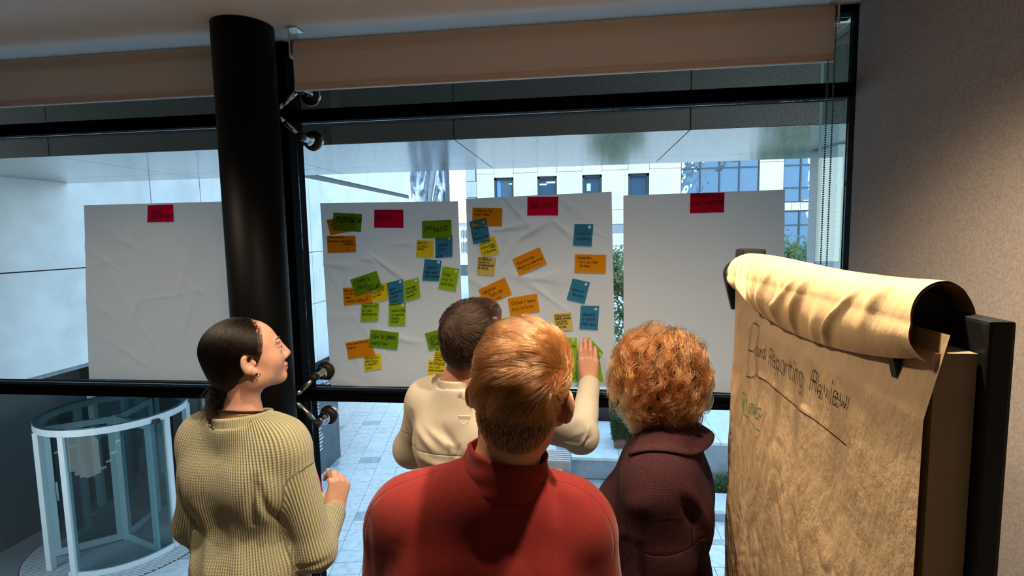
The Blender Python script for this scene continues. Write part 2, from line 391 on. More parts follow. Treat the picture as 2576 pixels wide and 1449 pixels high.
# tower with crumpled metal cladding, classical building far down the street
cl = thing('clad_tower', 'tall building in crumpled blue grey metal cladding', 'building', (-8, 26, GROUND))
xa = float(at(1033, 470, 26)[0]); xb = float(at(1120, 470, 26)[0])
M_crump = pbr('crumpled_metal', (0.30, 0.36, 0.46), 0.25, 0.8, 0.8, bump=(0.7, 0.5, 0.5))
def crump(u, v):
    x = xa+(xb-xa)*u; z = GROUND+14*v
    return (x, 26-0.10*math.sin(7*u+3*math.sin(5*v))-0.12*math.sin(23*v+4*math.sin(6*u))-0.08*math.sin(17*u-31*v), z)
MB().grid(crump, 40, 120).build('cladding', M_crump, cl, True)
MB().box((xa, 26.15, GROUND), (xb, 26.9, GROUND+14)).build('core', M_stone_g, cl)
BY = 25.0
def bx(px, py=470): return float(at(px, py, BY)[0])
def bz(px, py): return float(at(px, py, BY)[2])
wb = thing('office_building', 'white stone office building with dark square windows and blue curtain glazing', 'building', (bx(1700), BY, GROUND))
xL = bx(1172); ztop = 9.0
wins = [(1243, 1292), (1352, 1401), (1465, 1514), (1580, 1633)]
zt, zb_ = bz(1440, 440)-0.02, bz(1440, 505)-0.25
zsill = zb_-0.9
gl1 = (bx(1713), bx(1910)); gl2 = (bx(1971), bx(2150)); gzt = 6.5; gzb = bz(1990, 508); sp_b = bz(1990, 531); lowb = bz(1990, 700)
holes = [(bx(a, 470), bx(b_, 470)) for a, b_ in wins]
def stone(x0, x1, z0, z1, y0=BY, th=0.35):
    if x1-x0 < 0.02 or z1-z0 < 0.02: return
    MB().box((x0+0.008, y0, z0+0.008), (x1-0.008, y0+th, z1-0.008), 0.006).build('stone_panel', M_stone_w, wb)
prev = xL+0.5
edges = [prev]
for a, b_ in holes: edges += [a, b_]
edges.append(gl1[0])
for i in range(0, len(edges)-1):
    a, b_ = edges[i], edges[i+1]
    if i % 2 == 0:
        for z0, z1 in ((zb_-0.2, zt+0.18),): stone(a, b_, z0, z1)
        mids = 0.5*(a+b_)
    stone(a, b_, zt+0.18 if i % 2 == 0 else zt, ztop) if i % 2 == 0 else stone(a, b_, zt, ztop)
    stone(a, b_, GROUND, zsill-0.35)
    stone(a, b_, zsill+0.05, zb_-0.2 if i % 2 == 0 else zb_)
    MB().box((a, BY+0.03, zsill-0.35), (b_, BY+0.35, zsill+0.05)).build('grey_band', M_stone_g, wb)
for a, b_ in holes:
    f = MB()
    for x0, x1, z0, z1 in ((a-0.13, a, zb_, zt+0.13), (b_, b_+0.13, zb_, zt+0.13), (a, b_, zt, zt+0.13)):
        f.box((x0, BY-0.03, z0), (x1, BY+0.02, z1))
    f.build('window_surround', M_stone_w, wb)
    wi = MB()
    for x0, x1, z0, z1 in ((a, a+0.09, zb_, zt), (b_-0.09, b_, zb_, zt), (a, b_, zt-0.10, zt), (a, b_, zb_, zb_+0.06)):
        wi.box((x0, BY+0.12, z0), (x1, BY+0.24, z1))
    wi = wi.build('window_frame', M_frame, wb)
    MB().box((a+0.09, BY+0.2, zb_+0.06), (b_-0.09, BY+0.22, zt-0.10)).build('pane', M_win, wi)
def tubes(px0, px1, py, th, par=wb, dy=0.16):
    MB().box((bx(px0, py), BY+dy, bz(px0, py)), (bx(px1, py), BY+dy+0.03, bz(px0, py)+th)).build('lit_tube', M_tube, par)
for t in ((1264, 1287, 452, .05), (1279, 1287, 463, .04), (1357, 1398, 449, .07), (1374, 1398, 460, .06), (1357, 1374, 465, .05), (1584, 1628, 440, .06)): tubes(*t)
MB().box((bx(1249, 470), BY+0.17, bz(1249, 500)), (bx(1258, 470), BY+0.19, bz(1249, 450))).build('blue_blind', pbr('blue_blind', (0.10, 0.32, 0.70), 0.6), wb)
MB().box((bx(1476, 470), BY+0.17, bz(1476, 480)), (bx(1486, 470), BY+0.19, bz(1476, 461))).build('pale_poster', pbr('pale_poster', (0.55, 0.70, 0.78), 0.6), wb)
M_quoin = pbr('quoin_stone', (0.40, 0.44, 0.47), 0.8)
for i in range(16):      # quoins at the left corner
    z0 = GROUND+i*0.75
    MB().box((xL, BY-0.05, z0+0.012), (xL+(0.5 if i % 2 else 0.46), BY+0.4, z0+0.738), 0.01).build('quoin', M_quoin, wb)
def glazing(x0, x1, z0, z1, nx, zr):
    g = MB()
    for i in range(nx+1):
        x = x0+(x1-x0)*i/nx; g.box((x-0.03, BY+0.05, z0), (x+0.03, BY+0.16, z1))
    for z in zr: g.box((x0, BY+0.06, z-0.03), (x1, BY+0.15, z+0.03))
    g = g.build('glazing_grid', M_frame, wb)
    zz = sorted([z0]+[z for z in zr if z0 < z < z1]+[z1])
    for i in range(nx):
        for j in range(len(zz)-1):
            a, b_ = x0+(x1-x0)*i/nx, x0+(x1-x0)*(i+1)/nx
            MB().box((a, BY+0.1, zz[j]), (b_, BY+0.11, zz[j+1])).build('pane', M_winb, g)
glazing(gl1[0], gl1[1], zsill, gzt, 4, [zsill, bz(1800, 422), gzt])
MB().box((gl1[0], BY, GROUND), (gl1[1], BY+0.3, zsill-0.03)).build('stone_panel', M_stone_w, wb)
stone(gl1[1], gl2[0], GROUND, bz(1940, 407)); stone(gl1[1], gl2[0], bz(1940, 407), ztop)
glazing(gl2[0], gl2[1], gzb, gzt, 4, [gzb, bz(2000, 415), bz(2000, 472), gzt])
glazing(gl2[0], gl2[1], lowb, sp_b, 4, [lowb, bz(2000, 566), sp_b])
for i in range(8):
    a = gl2[0]+(gl2[1]-gl2[0])*i/8; stone(a, gl2[0]+(gl2[1]-gl2[0])*(i+1)/8, sp_b+0.02, gzb-0.02)
MB().box((gl1[0], BY, gzt), (gl1[1], BY+0.3, ztop)).build('stone_panel', M_stone_w, wb)
MB().box((gl2[0], BY, gzt), (gl2[1], BY+0.3, ztop)).build('stone_panel', M_stone_w, wb)
MB().box((gl2[0], BY, GROUND), (gl2[1], BY+0.3, lowb)).build('stone_panel', M_stone_w, wb)
MB().box((xL+0.05, BY+0.5, GROUND), (gl2[1], BY+9, ztop)).build('core', M_frame, wb)

# unseen near side of the square, shaped for its reflection in the office glazing
own = thing('trim_7', None, None, (11.5, 5.6, 3), kind='structure')
M_own = pbr('facing_stone', (0.30, 0.36, 0.44), 0.8)
for k in range(9):
    x0 = 8.2+k*0.9; h = 6.2+0.55*k
    MB().box((x0, 5.6, GROUND), (x0+0.9, 8.5, h)).build('facing_bay', M_own, own)
    for z in (h-1.5, h-3.0): MB().box((x0+0.2, 5.56, z-0.9), (x0+0.65, 5.6, z)).build('pane', M_win, own)
MB().add([(8.0, 4.9, 6.1), (16.4, 4.9, 11.2), (16.4, 9, 11.2), (8.0, 9, 6.1), (8.0, 4.9, 6.45), (16.4, 4.9, 11.55), (16.4, 9, 11.55), (8.0, 9, 6.45)], [(0,3,2,1),(4,5,6,7),(0,1,5,4),(1,2,6,5),(2,3,7,6),(3,0,4,7)]).build('eaves', M_dkst, own)
# pale pier seen through the fin
pier = thing('granite_pier', 'pale grey granite pier outside beyond the glass fin', 'pier', (2.0, 4.0, GROUND))
px0 = float(at(2100, 560, 4.4)[0]); MB().box((px0, 4.4, GROUND), (px0+0.5, 4.9, FZ-0.01), 0.01).build('shaft', granite('granite_pale', (0.50, 0.55, 0.56), (0.34, 0.40, 0.41), (0.62, 0.66, 0.67), 90, 0.5), pier)

# classical building far down the street
ds = thing('classical_building', 'distant pale classical building with arched doorway down the street', 'building', (-17, 70, GROUND))
DY = 70.0
def dx(px, py=600): return float(at(px, py, DY)[0])
def dz(py): return float(at(1165, py, DY)[2])
MB().box((dx(1150), DY, GROUND), (dx(1205), DY+8, dz(545)), 0.05).build('wall', M_stone_l, ds)
MB().box((dx(1149), DY-0.6, dz(562)), (dx(1206), DY+0.1, dz(553)), 0.05).build('cornice', M_stone_w, ds)
for px in (1160, 1168, 1176, 1190):
    for py0, py1 in ((580, 597), (610, 634)):
        f = MB().box((dx(px)-0.15, DY-0.08, dz(py1)-0.15), (dx(px+4)+0.15, DY+0.05, dz(py0)+0.15)).build('window_surround', M_stone_w, ds)
        MB().box((dx(px), DY-0.12, dz(py1)), (dx(px+4), DY+0.05, dz(py0))).build('pane', M_win, f)
MB().box((dx(1150), DY-3, GROUND), (dx(1205), DY-2.6, GROUND+1.3)).build('railing_wall', M_dkst, ds)

# stone plinths, bench, box hedge, beds
def blk(name, label, cat, lo, hi, mtop=M_stone_l, mside=M_stone_g, group=None, seams=()):
    t = thing(name, label, cat, ((lo[0]+hi[0])/2, (lo[1]+hi[1])/2, lo[2]), group)
    MB().box(lo, (hi[0], hi[1], hi[2]-0.06), 0.006).build('body', mside, t)
    xs = [lo[0]]+list(seams)+[hi[0]]
    for a, b_ in zip(xs[:-1], xs[1:]):
        MB().box((a+0.004, lo[1]-0.02, hi[2]-0.06), (b_-0.004, hi[1]+0.02, hi[2]), 0.006).build('coping_slab', mtop, t)
    return t
P1Z = -2.65
blk('stone_plinth', 'broad pale stone plinth carrying the box hedge, beside the slatted bench', 'plinth', (-0.22, 10.75, GROUND), (1.75, 12.9, P1Z), seams=(0.75,))
bench = thing('slatted_bench', 'wooden slatted bench end against the broad stone plinth', 'bench', (-0.6, 10.8, GROUND))
M_slat = pbr('weathered_wood', (0.52, 0.38, 0.32), 0.7, noise=(20, 0.15))
for i in range(6):
    y = 10.52+i*0.098
    MB().box((-1.6, y, P1Z-0.035), (-0.235, y+0.07, P1Z), 0.004).build('slat', M_slat, bench)
MB().box((-1.6, 10.49, P1Z-0.16), (-0.235, 10.515, P1Z-0.02), 0.004).build('front_rail', pbr('bench_rail', (0.36, 0.26, 0.20), 0.7), bench)
for x in (-1.5, -0.4): MB().box((x, 10.56, GROUND), (x+0.08, 11.05, P1Z-0.036)).build('leg', M_stone_g, bench)
hedge = thing('box_hedge', 'clipped square box hedge in a rust brown planter', 'hedge', (1.0, 11.55, P1Z))
MB().box((0.68, 11.25, P1Z), (1.38, 11.9, P1Z+0.22), 0.01).build('planter', pbr('rust_steel', (0.16, 0.07, 0.05), 0.7, noise=(12, 0.3)), hedge)
M_leaf = sheet_mat('box_leaf', (0.045, 0.085, 0.04), 0, 0.3)
M_leaf2 = sheet_mat('tree_leaf', (0.16, 0.24, 0.12), 0, 0.45)
M_leaf3 = sheet_mat('grass_leaf', (0.09, 0.16, 0.06), 0, 0.4)
M_bark = pbr('bark', (0.10, 0.08, 0.06), 0.9)
def leaves(pts, size, rng):
    """one folded four-corner leaf per point"""
    n = len(pts); d = rng.normal(size=(n, 3)); d /= np.linalg.norm(d, axis=1)[:, None]
    e = np.cross(d, rng.normal(size=(n, 3))); e /= np.linalg.norm(e, axis=1)[:, None]
    nn = np.cross(d, e); s = size*(0.6+0.8*rng.random(n))[:, None]
    V = np.stack([pts, pts+d*s*0.5+e*s*0.3+nn*s*0.1, pts+d*s, pts+d*s*0.5-e*s*0.3+nn*s*0.1], 1).reshape(-1, 3)
    F = [(4*i, 4*i+1, 4*i+2, 4*i+3) for i in range(n)]
    return V, F
def foliage(pts, size, matl, parent, seed=1):
    V, F = leaves(pts, size, np.random.default_rng(seed)); o = mesh_obj('foliage', V, F, matl, parent); o['kind'] = 'stuff'; return o
r_ = np.random.default_rng(3)
q = r_.random((9000, 3)); k_ = r_.integers(0, 3, 9000); side = r_.integers(0, 2, 9000)
for i in range(3): q[k_ == i, i] = np.where(side[k_ == i] == 1, 1-0.06*r_.random((k_ == i).sum()), 0.06*r_.random((k_ == i).sum()))
hx0, hz0, hz1 = 0.64, P1Z+0.2, -1.97
foliage(np.array([hx0, 11.2, hz0])+q*np.array([0.78, 0.75, hz1-hz0]), 0.035, M_leaf, hedge)
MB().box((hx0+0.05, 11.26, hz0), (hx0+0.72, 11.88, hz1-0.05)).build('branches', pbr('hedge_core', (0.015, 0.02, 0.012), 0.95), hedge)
lw = thing('low_dark_wall', 'low dark brown wall with a pale coping behind the box hedge', 'wall', (0.8, 13.2, GROUND))
MB().box((-0.6, 13.1, GROUND), (1.55, 13.4, -2.0)).build('body', pbr('dark_brown', (0.05, 0.035, 0.035), 0.6), lw)
MB().box((-0.6, 13.06, -2.0), (1.55, 13.44, -1.93)).build('coping', M_stone_l, lw)
blk('stone_plinth', 'tall pale stone plinth with joints on its top, right of the curly haired person', 'plinth', (1.95, 10.35, GROUND), (4.6, 12.6, -2.1), seams=(2.62, 3.4))
blk('stone_step', 'low pale stone step in front of the planting bed', 'step', (1.7, 9.29, GROUND), (4.6, 9.9, -2.9), seams=(2.9,))
bed = thing('planting_bed', 'small bed of grasses between the low step and the tall plinth', 'planting bed', (3.2, 10.1, GROUND))
MB().box((2.42, 9.925, GROUND), (4.6, 10.325, -2.95)).build('soil', pbr('soil', (0.05, 0.045, 0.035), 0.95, noise=(30, 0.5)), bed)
MB().box((1.7, 9.925, GROUND), (2.41, 10.325, -2.9), 0.006).build('kerb_slab', M_stone_l, bed)
gp = np.stack([2.5+1.9*r_.random(4200), 10.03+0.2*r_.random(4200), -2.95+0.28*r_.random(4200)**1.6], 1)
foliage(gp, 0.045, M_leaf3, bed, 5)
# young trees beyond the plinths
def tree(label, x, y, h, rad, n, size, seed, z0=GROUND, low=0.25):
    rr = np.random.default_rng(seed)
    t = thing('garden_tree', label, 'tree', (x, y, z0))
    MB().tube([(x+0.05*math.sin(3*k), y, z0+h*0.9*k/6) for k in range(7)], [0.07*(1-k/8) for k in range(7)], 8).build('trunk', M_bark, t, True)
    cs = []
    for k in range(26):
        zz = z0+h*(low+(1-low)*rr.random()); th = rr.random()*6.28; R = rad*rr.random()**0.5*(1.1-0.7*abs((zz-z0)/h-0.45))
        cs.append((x+R*math.cos(th), y+R*math.sin(th), zz))
    bb = MB()
    for c in cs: bb.tube([(x, y, c[2]-0.35*h*0.5), ((x+c[0])/2, (y+c[1])/2, c[2]-0.12*h*0.5), c], [0.02, 0.014, 0.005], 5)
    bo = bb.build('branches', M_bark, t, True)
    cs = np.array(cs); idx = rr.integers(0, len(cs), n)
    p = cs[idx]+rr.normal(size=(n, 3))*np.array([0.26, 0.26, 0.22])*rad*0.75
    p = p[p[:, 2] > z0+0.1]
    foliage(p, size, M_leaf2, t, seed)
tx = float(at(1556, 640, 14)[0])
tree('slim leafy tree seen between the middle and the right white sheets', tx+0.2, 14.4, 4.75, 0.85, 7000, 0.10, 11)
tree('bushy leafy tree outside, left of the bead chain', float(at(2015, 640, 14.4)[0]), 14.4, 4.75, 1.25, 9000, 0.11, 12)

# revolving door under the wing
M_alu = pbr('white_aluminium', (0.62, 0.68, 0.70), 0.4)
DG = glass('door_glass', (0.62, 0.74, 0.76), 0.7)
DC = np.array([-7.62, 7.75]); DR = 1.0; DT = -0.92
GB = GROUND+0.012
rd = thing('revolving_door', 'glass revolving door drum with white aluminium posts', 'revolving door', (DC[0], DC[1], GROUND))
def ring(r0, r1, z0, z1, n=48, a0=0, a1=2*math.pi):
    b = MB(); K = n
    vs = []; fs = []
    for i in range(K+1):
        a = a0+(a1-a0)*i/K; c, s = math.cos(a), math.sin(a)
        for r, z in ((r0, z0), (r1, z0), (r1, z1), (r0, z1)): vs.append((DC[0]+c*r, DC[1]+s*r, z))
    for i in range(K):
        for k in range(4): fs.append((4*i+k, 4*i+(k+1) % 4, 4*i+4+(k+1) % 4, 4*i+4+k))
    return b.add(vs, fs)
ring(DR-0.05, DR+0.03, DT, DT+0.10).build('canopy_ring', M_alu, rd)
MB().lathe((DC[0], DC[1], DT+0.10), (0, 0, 1), [(0, DR+0.02), (0.02, DR+0.02)], 48).build('canopy_glass', DG, rd)
for a0, a1 in ((-1.5, -0.14), (0.7, 2.2), (2.9, 4.2)):
    ring(DR-0.012, DR, GB+0.06, DT, 20, a0, a1).build('curved_pane', DG, rd)
for a in (-1.5, -0.10, 0.7, 2.2, 2.9, 4.2):
    c, s = math.cos(a), math.sin(a); p = DC+np.array([c, s])*(DR-0.01)
    MB().box((p[0]-0.045, p[1]-0.045, GB), (p[0]+0.045, p[1]+0.045, DT), 0.006).build('post', M_alu, rd)
p = DC+np.array([math.cos(0.03), math.sin(0.03)])*(DR+0.02)
MB().box((p[0]-0.03, p[1]-0.04, GB), (p[0]+0.03, p[1]+0.06, DT), 0.004).build('dark_post', BLACKM, rd)
ring(DR-0.03, DR+0.02, GB, GB+0.08, 30, -1.6, 0.0).build('floor_rail', M_alu, rd)
for k in range(3):
    a = 0.55-0.9+k*2.094; d_ = np.array([math.cos(a), math.sin(a)]); e_ = np.array([-d_[1], d_[0]])
    def W(t, s_, z): q_ = DC+d_*t+e_*s_; return (q_[0], q_[1], z)
    wg = MB()
    for t0, t1, z0, z1 in ((0.03, 0.12, GB+0.03, DT-0.02), (DR-0.16, DR-0.05, GB+0.03, DT-0.02), (0.12, DR-0.16, GB+0.03, GB+0.14), (0.12, DR-0.16, DT-0.12, DT-0.02)):
        wg.add([W(t, s_, z) for z in (z0, z1) for t, s_ in ((t0, -0.02), (t1, -0.02), (t1, 0.02), (t0, 0.02))], [(0,3,2,1),(4,5,6,7),(0,1,5,4),(1,2,6,5),(2,3,7,6),(3,0,4,7)])
    wg = wg.build('door_leaf', M_alu, rd)
    MB().add([W(t, s_, z) for z in (GB+0.14, DT-0.12) for t, s_ in ((0.12, -0.005), (DR-0.16, -0.005), (DR-0.16, 0.005), (0.12, 0.005))], [(0,3,2,1),(4,5,6,7),(0,1,5,4),(1,2,6,5),(2,3,7,6),(3,0,4,7)]).build('pane', DG, wg)
    MB().tube([W(DR-0.19, 0.06, GB+0.95), W(DR-0.19, 0.06, GB+1.25)], 0.015, 8).build('push_bar', CHROME, wg)
MB().lathe((DC[0], DC[1], GB), (0, 0, 1), [(0, 0.04), (DT-GB, 0.04)], 12).build('centre_pole', M_alu, rd)
p = DC+np.array([math.cos(-0.3), math.sin(-0.3)])*(DR+0.03)
MB().box((p[0]-0.06, p[1]-0.05, DT-0.02), (p[0]+0.06, p[1]+0.05, DT+0.05), 0.015).build('sensor', BLACKM, rd)
mat_ = thing('entrance_mat', 'round ribbed metal entrance mat under the revolving door', 'mat', (DC[0], DC[1], GROUND))
MB().lathe((DC[0], DC[1], GROUND-0.002), (0, 0, 1), [(0, 1.36), (0.004, 1.36)], 64).build('tray', pbr('mat_tray', (0.05, 0.06, 0.07), 0.8), mat_)
rb = MB(); R_ = 1.34; aa = math.radians(25); ux = np.array([math.cos(aa), math.sin(aa)]); vx = np.array([-ux[1], ux[0]])
for i in range(-28, 29):
    t = i*0.046; h = math.sqrt(max(0, R_*R_-t*t))
    if h < 0.05: continue
    c = [DC+vx*(t+dv)+ux*uu for dv, uu in ((-0.012, -h), (0.012, -h), (0.012, h), (-0.012, h))]
    rb.add([(*p_, GROUND+0.002) for p_ in c]+[(*p_, GROUND+0.01) for p_ in c], [(4,5,6,7),(0,1,5,4),(1,2,6,5),(2,3,7,6),(3,0,4,7)])
rb = rb.build('ribs', pbr('mat_rib', (0.62, 0.66, 0.68), 0.5, 0.0), mat_); rb['kind'] = 'stuff'
ef = thing('entrance_glazing', 'dark entrance glazing with steel mullions behind the revolving door', 'glazing', (-8.6, 10, GROUND))
M_lob = pbr('lobby_wall', (0.10, 0.13, 0.14), 0.4)
MB().box((-9.5, 8.9, GROUND), (-9.4, 17, Z0-0.07)).build('lobby_wall', M_lob, ef)
MB().box((-9.5, 4.5, GROUND), (-9.4, 8.89, 0.48)).build('back_wall', M_lob, wing)
for y in (8.75, 10.2, 11.6, 13.0, 14.4):
    MB().box((-9.16, y, GROUND), (-9.04, y+0.09, Z0-0.07)).build('mullion', M_alu, ef)
for y0, y1 in ((8.84, 10.2), (10.29, 11.6), (11.69, 13.0), (13.09, 14.4)):
    MB().box((-9.11, y0, GROUND), (-9.09, y1, Z0-0.07)).build('pane', DG, ef)
# ------------------------------------------------------------------ blinds, glass fixings, sheets, notes, flipchart
M_blind = sheet_mat('blind_fabric', (0.68, 0.575, 0.48), 0, 0.10, grain=(900, 0.25, 0.0006))
M_hem = sheet_mat('blind_hem', (0.66, 0.52, 0.44), 0, 0.06)
M_hemw = pbr('hem_edge', (0.75, 0.75, 0.74), 0.5)
BLY = 2.06
def blind(label, x0, x1, ztop, zfold, zbot, tex):
    t = thing('roller_blind', label, 'blind', ((x0+x1)/2, BLY, ztop), 'roller blinds above the window bays')
    prof = [(BLY+0.033+0.033*math.cos(a), ztop-0.034+0.034*math.sin(a)) for a in np.linspace(0.2, math.pi, 14)]
    prof += [(BLY, z) for z in np.linspace(ztop-0.05, zfold, 8)]
    n = len(prof); vs = []; fs = []
    for x in np.linspace(x0, x1, 40):
        for j, (y, z) in enumerate(prof): vs.append((x, y+0.0015*math.sin(9*x+3*z), z))
    for i in range(39):
        for j in range(n-1): fs.append((i*n+j, i*n+j+1, (i+1)*n+j+1, (i+1)*n+j))
    mesh_obj('fabric', vs, fs, M_blind, t, True)
    MB().lathe((x0-0.004, BLY+0.034, ztop-0.034), (1, 0, 0), [(0, 0.031), (x1-x0+0.008, 0.031)], 20).build('roller_tube', CHROME, t, False)
    MB().box((x0, BLY-0.004, zbot+0.004), (x1, BLY+0.008, zfold-0.001), 0.002).build('hem_bar', M_hem, t)
    MB().box((x0, BLY-0.006, zbot), (x1, BLY+0.010, zbot+0.0038)).build('hem_edge', M_hemw, t)
    for x, s in ((x0-0.012, 1), (x1+0.006, -1)):
        b = MB().box((x, BLY-0.01, ztop-0.075), (x+0.006, BLY+0.06, CEIL-0.001), 0.002)
        b.box((x-0.01, BLY+0.0, CEIL-0.006), (x+0.03, BLY+0.06, CEIL-0.001)); b.lathe((x-0.004, BLY+0.034, ztop-0.034), (1, 0, 0), [(0, 0.012), (0.014, 0.012)], 16)
        b.build('bracket', CHROME, t)
    return t
bl_x0, bl_x1 = float(at(738, 150, BLY)[0]), float(at(2099, 80, BLY)[0])
bt, bf, bb_ = [float(at(x, y, BLY)[2]) for x, y in ((1400, 51.5), (1400, 175.5), (1400, 193.5))]
BL2 = blind('wide brown roller blind above the right window bay', bl_x0, bl_x1, bt, bf, bb_, 1)
blind('brown roller blind left of the black column', -3.9, -1.36, bt, bf, bb_, 1)
for p_, z1, z0 in (((2089.5, 390), 2.63, 0.95), ((2073.8, 390), bb_-0.002, 0.95)):
    x = float(at(*p_, BLY-0.02)[0]); bb2 = MB(); z = z1
    while z > z0: bb2.lathe((x, BLY-0.022, z-0.0028), (0, 0, 1), [(0, 0.0009), (0.0014, 0.0030), (0.0028, 0.0035), (0.0042, 0.0030), (0.0056, 0.0009)], 6); z -= 0.0078
    bb2.rod((x, BLY-0.022, z0), (x, BLY-0.022, z1), 0.0007, n=4)
    o = bb2.build('bead_chain', pbr('bead_metal', (0.10, 0.10, 0.10), 0.35, 0.6), BL2, True); o['kind'] = 'stuff'

def fixing(label, pdisc, pball, prod):
    D = at(*pdisc, GY-0.012); X = D[0]
    d = ray(*pball); B = EYE+d*(X/d[0]); B[1] = min(max(B[1], GY-0.16), GY-0.10); B[0] = X; B[2] = D[2]
    t = thing('glass_fixing', label, 'fixing', D, 'steel spider fixings beside the column')
    ax = D-B; L = np.linalg.norm(ax)
    MB().lathe(B-ax/L*0.004, ax, [(0, 0.004), (0.003, 0.012), (0.010, 0.0165), (0.02, 0.0175), (0.034, 0.0175)], 20).build('end_cap', BLACKM, t, True)
    MB().lathe(B+ax/L*0.0305, ax, [(0, 0.0172), (0.002, 0.0182), (0.026, 0.0182), (0.03, 0.021), (0.046, 0.028), (0.048, 0.028), (0.052, 0.021), (0.058, 0.016)], 28).build('sleeve', CHROME, t, True)
    MB().lathe(B+ax/L*0.082, ax, [(0, 0.015), (0.006, 0.019), (0.009, 0.015), (0.014, 0.019), (0.018, 0.017)], 24).build('washer', pbr('dark_steel', (0.10, 0.10, 0.10), 0.3, 0.8), t, True)
    MB().lathe((X, GY-0.032, D[2]), (0, 1, 0), [(0, 0.022), (0.006, 0.036), (0.024, 0.040), (0.034, 0.041), (0.036, 0.038)], 32).build('disc', BLACKM, t, True)
    MB().lathe((X, GY-0.010, D[2]), (0, 1, 0), [(0, 0.0425), (0.009, 0.0432), (0.014, 0.041)], 32, ).build('rim', CHROME, t, True)
    R0 = at(*prod, B[1]-0.02); cdir = np.array([COLX, COLY])-R0[:2]; cdir /= np.linalg.norm(cdir)
    R1 = np.array([COLX-cdir[0]*COLR*0.98, COLY-cdir[1]*COLR*0.98, R0[2]+(R0[2]-D[2])*0.25])
    MB().rod(B+ax/L*0.018, R0, 0.0095, 0.0095, 16).rod(R0, R1, 0.0095, 0.0095, 16).build('arm', CHROME, t, True)
fixing('polished steel glass fixing tucked under the blind edge, highest of the four by the column', (780, 239), (748, 236), (712, 263))
fixing('steel glass fixing with black cap below the transom, second from the top', (787, 354), (752, 342), (714, 305))
fixing('steel glass fixing with black cap above the bottom rail, left of the goals sheet', (820, 933), (786, 950), (758, 983))
fixing('steel glass fixing with black cap below the bottom rail, lowest beside the column', (827, 1044), (793, 1063), (759, 1024))

# ---- handwriting: a single-stroke alphabet on a grid (digit = x, letter a..i = y, baseline c)
GL = dict(zip('ABCDEFGHIJKLMNOPQRSTUVWXYZ', '''0c2i4c 1e3e|0c0i3i4h3f0f 3f4e4d3c0c|4h3i1i0h0d1c3c4d|0c0i2i4g4e2c0c|4i0i0c4c 0f3f|4i0i0c 0f3f|4h3i1i0h0d1c3c4d4f2f|0i0c 4i4c 0f4f|1i3i 2i2c 1c3c|3i3d2c1c0d|0i0c 4i0f4c|0i0c4c|0c0i2f4i4c|0c0i4c4i|1c0d0h1i3i4h4d3c1c|0c0i3i4h4g3f0f|1c0d0h1i3i4h4d3c1c 2e4c|0c0i3i4h4g3f0f 2f4c|4h3i1i0h0g1f3f4e4d3c1c0d|0i4i 2i2c|0i0d1c3c4d4i|0i2c4i|0i1c2g3c4i|0i4c 0c4i|0i2f4i 2f2c|0i4i0c4c'''.split('|')))
GL.update(zip('abcdefghijklmnopqrstuvwxyz', '''3g1g0f0d1c2c3d 3g3d4c|0i0c 0f1g2g3f3d2c1c0d|3f2g1g0f0d1c2c3d|3i3c 3f2g1g0f0d1c2c3d|0e3e3f2g1g0f0d1c2c3d|3h2i1h1c 0f2f|3f2g1g0f0d1c2c3d 3g3b2a1a0b|0i0c 0f1g2g3f3c|1g1c 1i1h|2g2b1a0a 2i2h|0i0c 3g0e3c|1i1d2c|0g0c 0f1g2f2c 2f3g4f4c|0g0c 0f1g2g3f3c|1g0f0d1c2c3d3f2g1g|0g0a 0f1g2g3f3d2c1c0d|3g3a 3f2g1g0f0d1c2c3d|0g0c 0f1g2g|3g1g0f2e3d2c0c|1i1d2c3c 0g3g|0g0d1c2c3d 3g3c|0g2c3g|0g1c2f3c4g|0g3c 0c3g|0g1d2d 3g2c1a0a|0g3g0c3c'''.split('|')))
GL.update({'&': '4c1h1i2i2h0e0d1c2c4e', '+': '2d2h 0f4f', '/': '0b3i', '.': '1c1d', "'": '1i1h', '~': '2i2c 1e2c3e', '-': '0e3e', '_': '0c9c', ',': '1d0b'})
def strokes(txt, seed, slant=0.2, jit=0.22):
    """polylines of a line of handwriting in letter-height units, and its width"""
    rr = np.random.default_rng(seed); x = 0.0; out = []; k = 1/6.0
    for ch in txt:
        if ch == ' ': x += 2.6*k; continue
        wmax = 0
        sc = 1+rr.normal()*0.06; dy = rr.normal()*0.25
        for st in GL[ch].split(' '):
            p = np.array([(int(st[i]), ord(st[i+1])-99) for i in range(0, len(st), 2)], float)
            wmax = max(wmax, p[:, 0].max())
            p = p*sc+rr.normal(size=p.shape)*jit*1.25; p[:, 1] += dy; p[:, 0] += p[:, 1]*slant
            for _ in range(3):        # round the corners off
                if len(p) > 2:
                    a = p[:-1]*0.75+p[1:]*0.25; b = p[:-1]*0.25+p[1:]*0.75
                    p = np.vstack([p[:1], np.stack([a, b], 1).reshape(-1, 2)[1:-1], p[-1:]])
            out.append(p*k+np.array([x, 0]))
        x += (wmax+1.5)*k
    return out, max(x-1.5*k, 0.2)
def ribbon(mb, fn, pl, wd):
    """a flat pen stroke: pl in note coordinates in metres, fn maps to space"""
    t = np.gradient(pl, axis=0); t /= np.linalg.norm(t, axis=1)[:, None]+1e-9
    n = np.stack([-t[:, 1], t[:, 0]], 1)*wd/2
    pl = pl.copy(); pl[0] -= t[0]*wd*0.4; pl[-1] += t[-1]*wd*0.4
    vs = [fn(*q) for pair in zip(pl+n, pl-n) for q in pair]
    mb.add(vs, [(2*i, 2*i+1, 2*i+3, 2*i+2) for i in range(len(pl)-1)])

